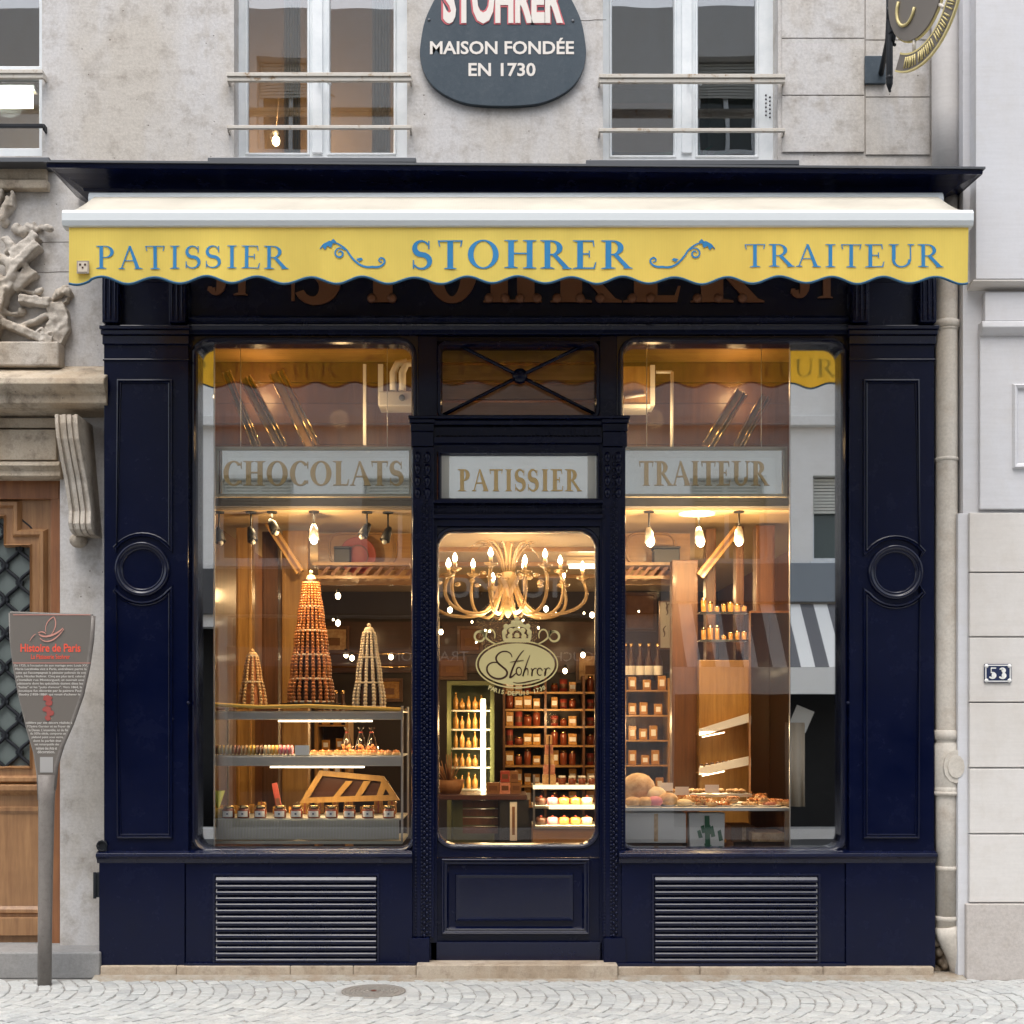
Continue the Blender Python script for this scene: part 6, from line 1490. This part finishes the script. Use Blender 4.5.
MB().box(X(751, y), X(769, y), y, y + .01, Z(808, y), Z(613, y)).build('mirror_face', mat('dim_mirror', (.36, .35, .34), .02, 1), t); MB().box(X(769.6, y), X(790, y), y + .004, y + .014, Z(808, y), Z(613, y)).build('mirror_face', mat('dim_mirror_b', (.34, .33, .32), .02, 1), t)
MB().box(X(750.3, y), X(792, y), y - .002, y + .05, Z(613, y) + .002, Z(611.5, y) + .004).box(X(751, y), X(790, y), y + .016, y + .08, .1, Z(613, y)).build('pillar_body', 'walnut', t)
t = thing('wall_picture', 'small black and white framed drawing left in the right window', 'picture', loc=(X(670, 2.6), 2.6, Z(625, 2.6))); 
MB().box(-.085, .085, 0, .02, -.19, .19).build('paper', 'opal', t)
b = MB(); moulding(b, -.09, .09, -.195, .195, [(0, .02), (0, -.01), (.012, -.01), (.012, 0)]); b.build('frame', 'walnut', t)
b = MB()
for k in range(7): a = random.uniform(-.06, .05); z_ = random.uniform(-.15, .15); stroke(b, bez((a, z_), (a + .03, z_ + .04), (a - .03, z_ + .05), (a + .02, z_ + .09)), .012, -.001 - .0006 * k)
b.build('drawing', 'choc', t)

# crescent pastries, packets and trays that crowd the displays
pp = None
for k in range(26):
    if pp is None:
        pp = thing('crescent_pastry', 'small golden crescent pastry heaped on the food table', 'pastry', 'crescent pastries on the food table')
        b = MB(); b.tube([(.032 * math.cos(a), .032 * math.sin(a), .014) for a in [.3 + i * .32 for i in range(9)]], [.005, .010, .014, .017, .018, .017, .014, .010, .005], 8); b.build('crust', 'ham', pp)
        b = MB()
        for i in range(5): a = .75 + i * .45; b.tube([(.018 * math.cos(a), .018 * math.sin(a), .026), (.032 * math.cos(a), .032 * math.sin(a), .033), (.046 * math.cos(a), .046 * math.sin(a), .024)], .004, 5)
        b.build('glaze', 'caramel', pp); o = pp
    else: o = dup(pp)
    o.location = (X(random.uniform(662, 782), .5), random.uniform(.40, .62), TZ + random.choice((.0, .0, .022))); o.rotation_euler = (0, 0, random.uniform(0, 6)); o.scale = (1.2, 1.2, 1.2)
pp = None
for i in range(13):
    if pp is None:
        pp = thing('ribboned_packet', 'small ribboned packet behind the jam jars in the pastry case', 'packet', 'packets behind the jam jars')
        MB().box(-.03, .03, -.02, .02, 0, .075).build('packet', 'honeyjar', pp, bevel=.006); MB().box(-.0035, .0035, -.0215, -.0202, 0, .075).build('ribbon', 'redbox', pp); o = pp
    else: o = dup(pp)
    o.location = (X(216 + i * 14.6, .6), .68 + .03 * (i % 3), zj); o.scale = (random.uniform(.7, 1.2), 1, random.uniform(.6, 1.4))
pp = None
for i in range(9):
    if pp is None:
        pp = thing('dark_bottle', 'dark glass bottle standing on the top rail of the inner timber shelves', 'bottle', 'dark bottles inside the shop'); MB().lathe([(0, 0), (.04, 0), (.042, .17), (.016, .23), (.016, .30), (0, .30)], (0, 0, 0), 12).build('glass', 'choc', pp); MB().lathe([(.043, .05), (.043, .13)], (0, 0, 0), 12).build('bottle_label', 'card', pp); MB().lathe([(.018, .301), (.018, .33), (0, .331)], (0, 0, 0), 10).build('cap', 'gold', pp); o = pp
    else: o = dup(pp)
    xx = (319, 326, 333, 340, 634, 643, 652, 661, 628)[i]; o.location = (X(xx, 3.4), 3.62, Z(728 if i < 4 else 680, 3.4) + .0); 

# ============================================================ OPPOSITE SIDE OF THE STREET (seen reflected)
OY = -10.4
def RX(px_, d=10.5): return X(px_, d)
def RZ(py_, d=10.5): return Z(py_, d)
ob = thing('opposite_building', 'pale rendered building across the street with shuttered windows over shops', 'building')
holes = [(a, a + 1.05, 3.78, 4.98) for a in (-6.1, -3.95, -1.9, 2.75, 4.45)] + [(a, a + 1.05, 7.3, 9.0) for a in (-6.1, -3.95, -1.9, .25, 2.4, 4.45)] + [(a + .5, a + 1.4, 9.75, 11.1) for a in (-6.1, -3.95, -1.9, .25, 2.4, 4.45)]
shops = [(-7.5, -3.92, 0, 2.85), (-3.8, 1.6, 0, 3.0), (2.5, 7.2, 0, 3.15)]
wall(MB(), -9, 9, -.14, 11.8, OY - .4, OY, holes + shops).build('wall', 'opp_wall', ob)
b = MB()
for h in holes: b.box(h[0], h[1], OY - .28, OY - .25, h[2], h[3])
b.build('dark_glass', mat('opp_glass', (.05, .07, .07), .1), ob)
b = MB()
for h in holes:
    b.box(h[0] - .04, h[1] + .04, OY - .24, OY + .03, h[2] - .08, h[2] - .01); m_ = (h[0] + h[1]) / 2
    for a in (h[0], m_ - .03, h[1] - .06): b.box(a, a + .06, OY - .24, OY - .19, h[2], h[3])
    for z in (h[2], (h[2] + h[3]) / 2 + .2, h[3] - .07): b.box(h[0] + .061, h[1] - .061, OY - .235, OY - .195, z, z + .06)
b.build('window_frame', 'window_white', ob)
b = MB()
for h in holes:
    for k in range(11): b.box(h[0] + .02, h[1] - .02, OY - .17, OY - .15, h[3] - .06 - k * .045, h[3] - .025 - k * .045)
b.build('roller_shutter', 'opal', ob)
MB().box(-9, 9, OY, OY + .14, 5.66, 5.80).box(-9, 9, OY, OY + .06, 6.9, 7.0).build('string_course', 'opp_wall', ob, bevel=.01)
b = MB()
for h in shops: b.box(h[0] - .1, h[1] + .1, OY - 1.6, OY - 1.5, -.1, 3.3)
b.build('shop_back', 'near_black', ob)
b = MB()
for h in shops: b.box(h[0] - .1, h[1] + .1, OY - 1.5, OY - .4, 3.2, 3.3); b.box(h[0] - .1, h[0], OY - 1.5, OY - .4, -.1, 3.2); b.box(h[1], h[1] + .1, OY - 1.5, OY - .4, -.1, 3.2)
b.build('shop_lining', 'near_black', ob)
MB().box(2.5, 7.2, OY + .002, OY + .12, RZ(602), RZ(563)).build('grey_fascia', 'grey_fascia', ob, bevel=.01)
MB().box(-9, 2.3, OY + .002, OY + .10, 3.02, 3.66).build('shop_fascia', mat('opp_fascia', (.05, .05, .055), .4), ob, bevel=.01)
sans('TUVMOH', 'fascia_lettering', 'white', ob, -.05, 3.24, .30, 2.0, y=OY + .105, bold=.02, mirror=True)
sans('TRADITION', 'awning_lettering', 'white', ob, -.95, 2.36, .13, 1.1, y=OY + .02, mirror=True); sans('BOUCHER', 'awning_lettering', 'white', ob, 1.0, 2.36, .13, .9, y=OY + .02, mirror=True)
MB().box(-3.8, 1.6, OY - .03, OY + .012, 2.3, 2.56).build('glass_band', 'grey_beam', ob)
# door leaf for human scale and a mast-like frontage in the left shop
MB().box(-7.4, -4.3, OY - .5, OY - .45, 0, .8).build('stall_riser', 'cream_block', ob)
MB().box(-3.7, 1.5, OY - .42, OY - .38, .0, .5).build('stall_riser', 'grey_beam', ob)
# striped awning opposite: slopes out over the pavement
sa = thing('striped_awning', 'grey and white striped awning on the shop across the street', 'awning')
za_, zb_ = RZ(604), RZ(667, 9.6); nst = 26; xa_, xb_ = 2.35, 7.3
wht, gry = MB(), MB()
for i in range(nst):
    q_ = wht if i % 2 else gry; a, c_ = xa_ + (xb_ - xa_) * i / nst, xa_ + (xb_ - xa_) * (i + 1) / nst
    q_.add([(a, OY + .05, za_), (c_, OY + .05, za_), (c_, OY + .95, zb_), (a, OY + .95, zb_)], [(0, 1, 2, 3)])
for q_, m, nm in ((wht, 'white', 'white_stripes'), (gry, mat('grey_stripe', (.14, .14, .15), .8), 'grey_stripes')):
    o = q_.build(nm, m, sa); s_ = o.modifiers.new('s', 'SOLIDIFY'); s_.thickness = .004
MB().box(xa_, xb_, OY + .94, OY + .96, zb_ - .36, zb_ - .001).build('white_valance', 'white', sa)
tag(drape('hanging_apron', 3.95, 4.22, .35, 1.5, OY + .5, 'apron', waves=2, amp=.03), 'beige apron hanging by the dark shop across the street', 'apron')
t = thing('paper_notice', 'white paper notice tilted against the dark shop across the street', 'notice', loc=(4.25, OY + .15, 1.55)); o = MB().box(-.13, .13, 0, .01, -.16, .16).build('sheet', 'card', t); t.rotation_euler = (0, .4, 0); MB().box(-.1, .1, -.006, -.001, .12, .14).build('clip', 'steel', t)
ol_ = thing('street_lantern', 'white glass wall lantern across the street', 'lantern', loc=(4.9, OY, 6.0)); MB().lathe([(.10, 0), (.2, .6), (.16, .62)], (0, .4, 0), 6).build('shade', 'white', ol_); MB().tube([(0, 0, .0), (0, .4, -.02)], .02, 6).build('arm', 'iron', ol_)

# ---- every separate piece of a part becomes its own part
PATTERN = {'puff_strings', 'sweets', 'food', 'fruit', 'carved_relief', 'rim', 'lid', 'ribbed_front', 'inlay', 'leaves', 'stems', 'leaf_sprays', 'broken_mortar', 'vent_hole', 'crest', 'script_lettering', 'motto_lettering', 'text_line', 'heading',
           'heading_edge', 'subheading', 'line_lettering', 'founding_lettering', 'date_lettering', 'emblem', 'figure_print', 'frieze_lettering', 'gilt_lettering', 'numerals', 'plate_border', 'ribbon_lettering', 'louvre_grille', 'iron_grille', 'drawing', 'edge_bead', 'white_stripes', 'grey_stripes', 'patch_mark', 'gilt_rim',
           'fascia_lettering', 'awning_lettering', 'roller_shutter', 'cobbled_footway', 'icing_band', 'finial', 'glazing_bead', 'display_back_boards', 'slatted_blind', 'scroll_bracket', 'interior_ceiling'}
GAP = {'lettering': .22, 'scroll_ornament': .3, 'carved_beading': .05, 'dentil_band': .08, 'edge_beading': .1, 'window_frame': .05, 'green_print': .2}
def split_pieces(o):
    me = o.data; base = o.name.split('.')[0]
    if me.users > 1 or base in PATTERN or len(me.vertices) > 60000: return
    nV = len(me.vertices); par = list(range(nV))
    def find(a):
        while par[a] != a: par[a] = par[par[a]]; a = par[a]
        return a
    for e in me.edges:
        a, b_ = find(e.vertices[0]), find(e.vertices[1])
        if a != b_: par[a] = b_
    box = {}
    for v_ in me.vertices:
        r_ = find(v_.index); c_ = v_.co
        if r_ in box:
            q_ = box[r_]
            for k in range(3): q_[k] = min(q_[k], c_[k]); q_[k + 3] = max(q_[k + 3], c_[k])
        else: box[r_] = [*c_, *c_]
    if len(box) < 2 or len(box) > 1500: return
    g = GAP.get(base, .012); cl = []
    for r_, q_ in box.items():
        q_ = list(q_); ids = [r_]; again = True
        while again:
            again = False
            for c_ in cl:
                if all(c_[0][k] - g <= q_[k + 3] and q_[k] - g <= c_[0][k + 3] for k in range(3)):
                    q_ = [min(q_[k], c_[0][k]) if k < 3 else max(q_[k], c_[0][k]) for k in range(6)]; ids += c_[1]; cl.remove(c_); again = True; break
        cl.append((q_, ids))
    if len(cl) < 2 or len(cl) > 48: return
    owner = {i: k for k, (_, ids) in enumerate(cl) for i in ids}
    faces = [[] for _ in cl]
    for p_ in me.polygons: faces[owner[find(p_.vertices[0])]].append((tuple(p_.vertices), p_.use_smooth))
    for k, fl in enumerate(faces):
        idx = {}; vs_l = []; fs_l = []
        for f_, _ in fl:
            for i in f_:
                if i not in idx: idx[i] = len(vs_l); vs_l.append(me.vertices[i].co.copy())
            fs_l.append(tuple(idx[i] for i in f_))
        m2 = bpy.data.meshes.new(base); m2.from_pydata(vs_l, [], fs_l); m2.materials.append(me.materials[0]); m2.polygons.foreach_set('use_smooth', [x[1] for x in fl]); m2.update()
        if k == 0: first_mesh = m2
        else: n_ = o.copy(); n_.data = m2; COL.objects.link(n_)
    o.data = first_mesh
for o in list(bpy.data.objects):
    if o.type == 'MESH' and o.parent is not None: split_pieces(o)

# ============================================================ LIGHT
def pt_light(name, loc, e, r=.05, col=(1, .64, .29)):
    l = bpy.data.lights.new(name, 'POINT'); l.energy = e; l.color = col; l.shadow_soft_size = r; o = bpy.data.objects.new(name, l); COL.objects.link(o); o.location = loc; return o
def strip_light(name, loc, sx, sy, e, rot=(0, 0, 0), col=(1, .72, .38)):
    l = bpy.data.lights.new(name, 'AREA'); l.shape = 'RECTANGLE'; l.size = sx; l.size_y = sy; l.energy = e; l.color = col; o = bpy.data.objects.new(name, l); COL.objects.link(o); o.location = loc; o.rotation_euler = rot; return o
LS = .74
for i, p in enumerate(lamps): pt_light('spot_glow', p, 16 * LS, .03)
pt_light('chandelier_glow', (ccx, cy, ccz - .32), 32 * LS, .25); pt_light('chandelier_top_glow', (ccx, cy - .1, ccz + .22), 5 * LS, .2)
strip_light('case_glow', (X(320, .3), .34, Z(722, .3)), .7, .03, 3.5 * LS); strip_light('case_glow', (X(320, .3), .34, Z(768, .3)), .7, .03, 3.5 * LS)
strip_light('soffit_glow', (X(697, .62), .62, 2.88), .18, .18, 8 * LS)
strip_light('cabinet_glow', (X(483, 4.6), 4.55, Z(745, 4.6)), .05, .8, 5 * LS, rot=(PI / 2, 0, 0))
strip_light('cake_glow', (X(570, 2.6), 2.65, Z(788, 2.6) - .03), .5, .04, 4 * LS); strip_light('cake_glow', (X(570, 2.6), 2.65, Z(808, 2.6) - .04), .5, .04, 3 * LS)
pt_light('ceiling_tube_glow', (X(588, 3.2), 3.2, 2.75), 5 * LS, .1)
for x, y, z, e in ((-1.6, 3.2, 2.6, 7), (1.3, 3.0, 2.6, 7), (.55, 5.5, 1.55, 9), (-.6, 4.4, 1.5, 7), (1.1, 2.9, 1.5, 7), (-1.3, .7, .95, 1.2), (-1.0, .36, 3.45, 3.4), (1.0, .36, 3.45, 3.4), (-1.6, .8, 3.75, 2.2), (1.6, .8, 3.75, 2.2), (0.1, .6, 3.6, 2)): pt_light('warm_fill', (x, y, z), e * LS, .06)  # added warm fill points; the upper void and shelf ones have no fitting
for px_, py_ in ((713, 729), (713, 771)): strip_light('shelf_glow', (X(px_, .95), .93, Z(py_, .95) + .0), .15, .02, 1.6 * LS, rot=(-.6, 0, 0))  # area lights added at the shelf tubes to brighten the honey panel
strip_light('soffit_glow', (X(300, .62), .60, 2.88), .5, .1, 7 * LS)  # added fill under the left soffit for the puff towers, no downlight there
pt_light('upper_strip_glow', (X(8, 1.3), 1.3, Z(102, 1.3)), 12, .1, (.95, 1, .9))
pt_light('upper_lamp_glow', (X(276, 1.6), 1.5, Z(141, 1.6)), 24, .03)

SUN_EL, SUN_AZ = 68, 12     # degrees: high, from behind the camera
w = bpy.data.worlds.new('World'); sc.world = w; w.use_nodes = True; nt = w.node_tree
sky = nt.nodes.new('ShaderNodeTexSky'); sky.sky_type = 'NISHITA'; sky.sun_disc = False; sky.sun_elevation = math.radians(SUN_EL); sky.sun_rotation = math.radians(180 + SUN_AZ)
sky.dust_density = 4; sky.air_density = 1.2
hs_ = nt.nodes.new('ShaderNodeHueSaturation'); hs_.inputs['Saturation'].default_value = .38
nt.links.new(sky.outputs[0], hs_.inputs['Color']); bgd = nt.nodes['Background']; nt.links.new(hs_.outputs[0], bgd.inputs['Color']); bgd.inputs['Strength'].default_value = .15
sl2 = bpy.data.lights.new('sun', 'SUN'); sl2.energy = .8; sl2.angle = math.radians(45); sl2.color = (1, .96, .90)
so = bpy.data.objects.new('sun', sl2); COL.objects.link(so)
el, az = math.radians(SUN_EL), math.radians(SUN_AZ)
d = Vector((-math.sin(az) * math.cos(el), -math.cos(az) * math.cos(el), math.sin(el)))
so.rotation_euler = d.to_track_quat('Z', 'Y').to_euler()

cam = bpy.data.cameras.new('camera'); co = bpy.data.objects.new('camera', cam); COL.objects.link(co); sc.camera = co
co.location = (0, CAMY, CAMZ); co.rotation_euler = (PI / 2, 0, 0); cam.sensor_width = 36; cam.lens = 36 * F / 1024
cam.shift_x = (512 - CX) / 1024; cam.shift_y = (HY - 512) / 1024; cam.clip_end = 500; cam.clip_start = .05
vs_ = sc.view_settings; vs_.view_transform = 'Standard'; vs_.look = 'None'; vs_.exposure = 1.12; vs_.gamma = 1
cy_ = sc.cycles; cy_.max_bounces = 10; cy_.transparent_max_bounces = 16; cy_.glossy_bounces = 5; cy_.transmission_bounces = 6; cy_.diffuse_bounces = 4
cy_.sample_clamp_indirect = 4; cy_.use_denoising = True; cy_.caustics_reflective = False; cy_.caustics_refractive = False
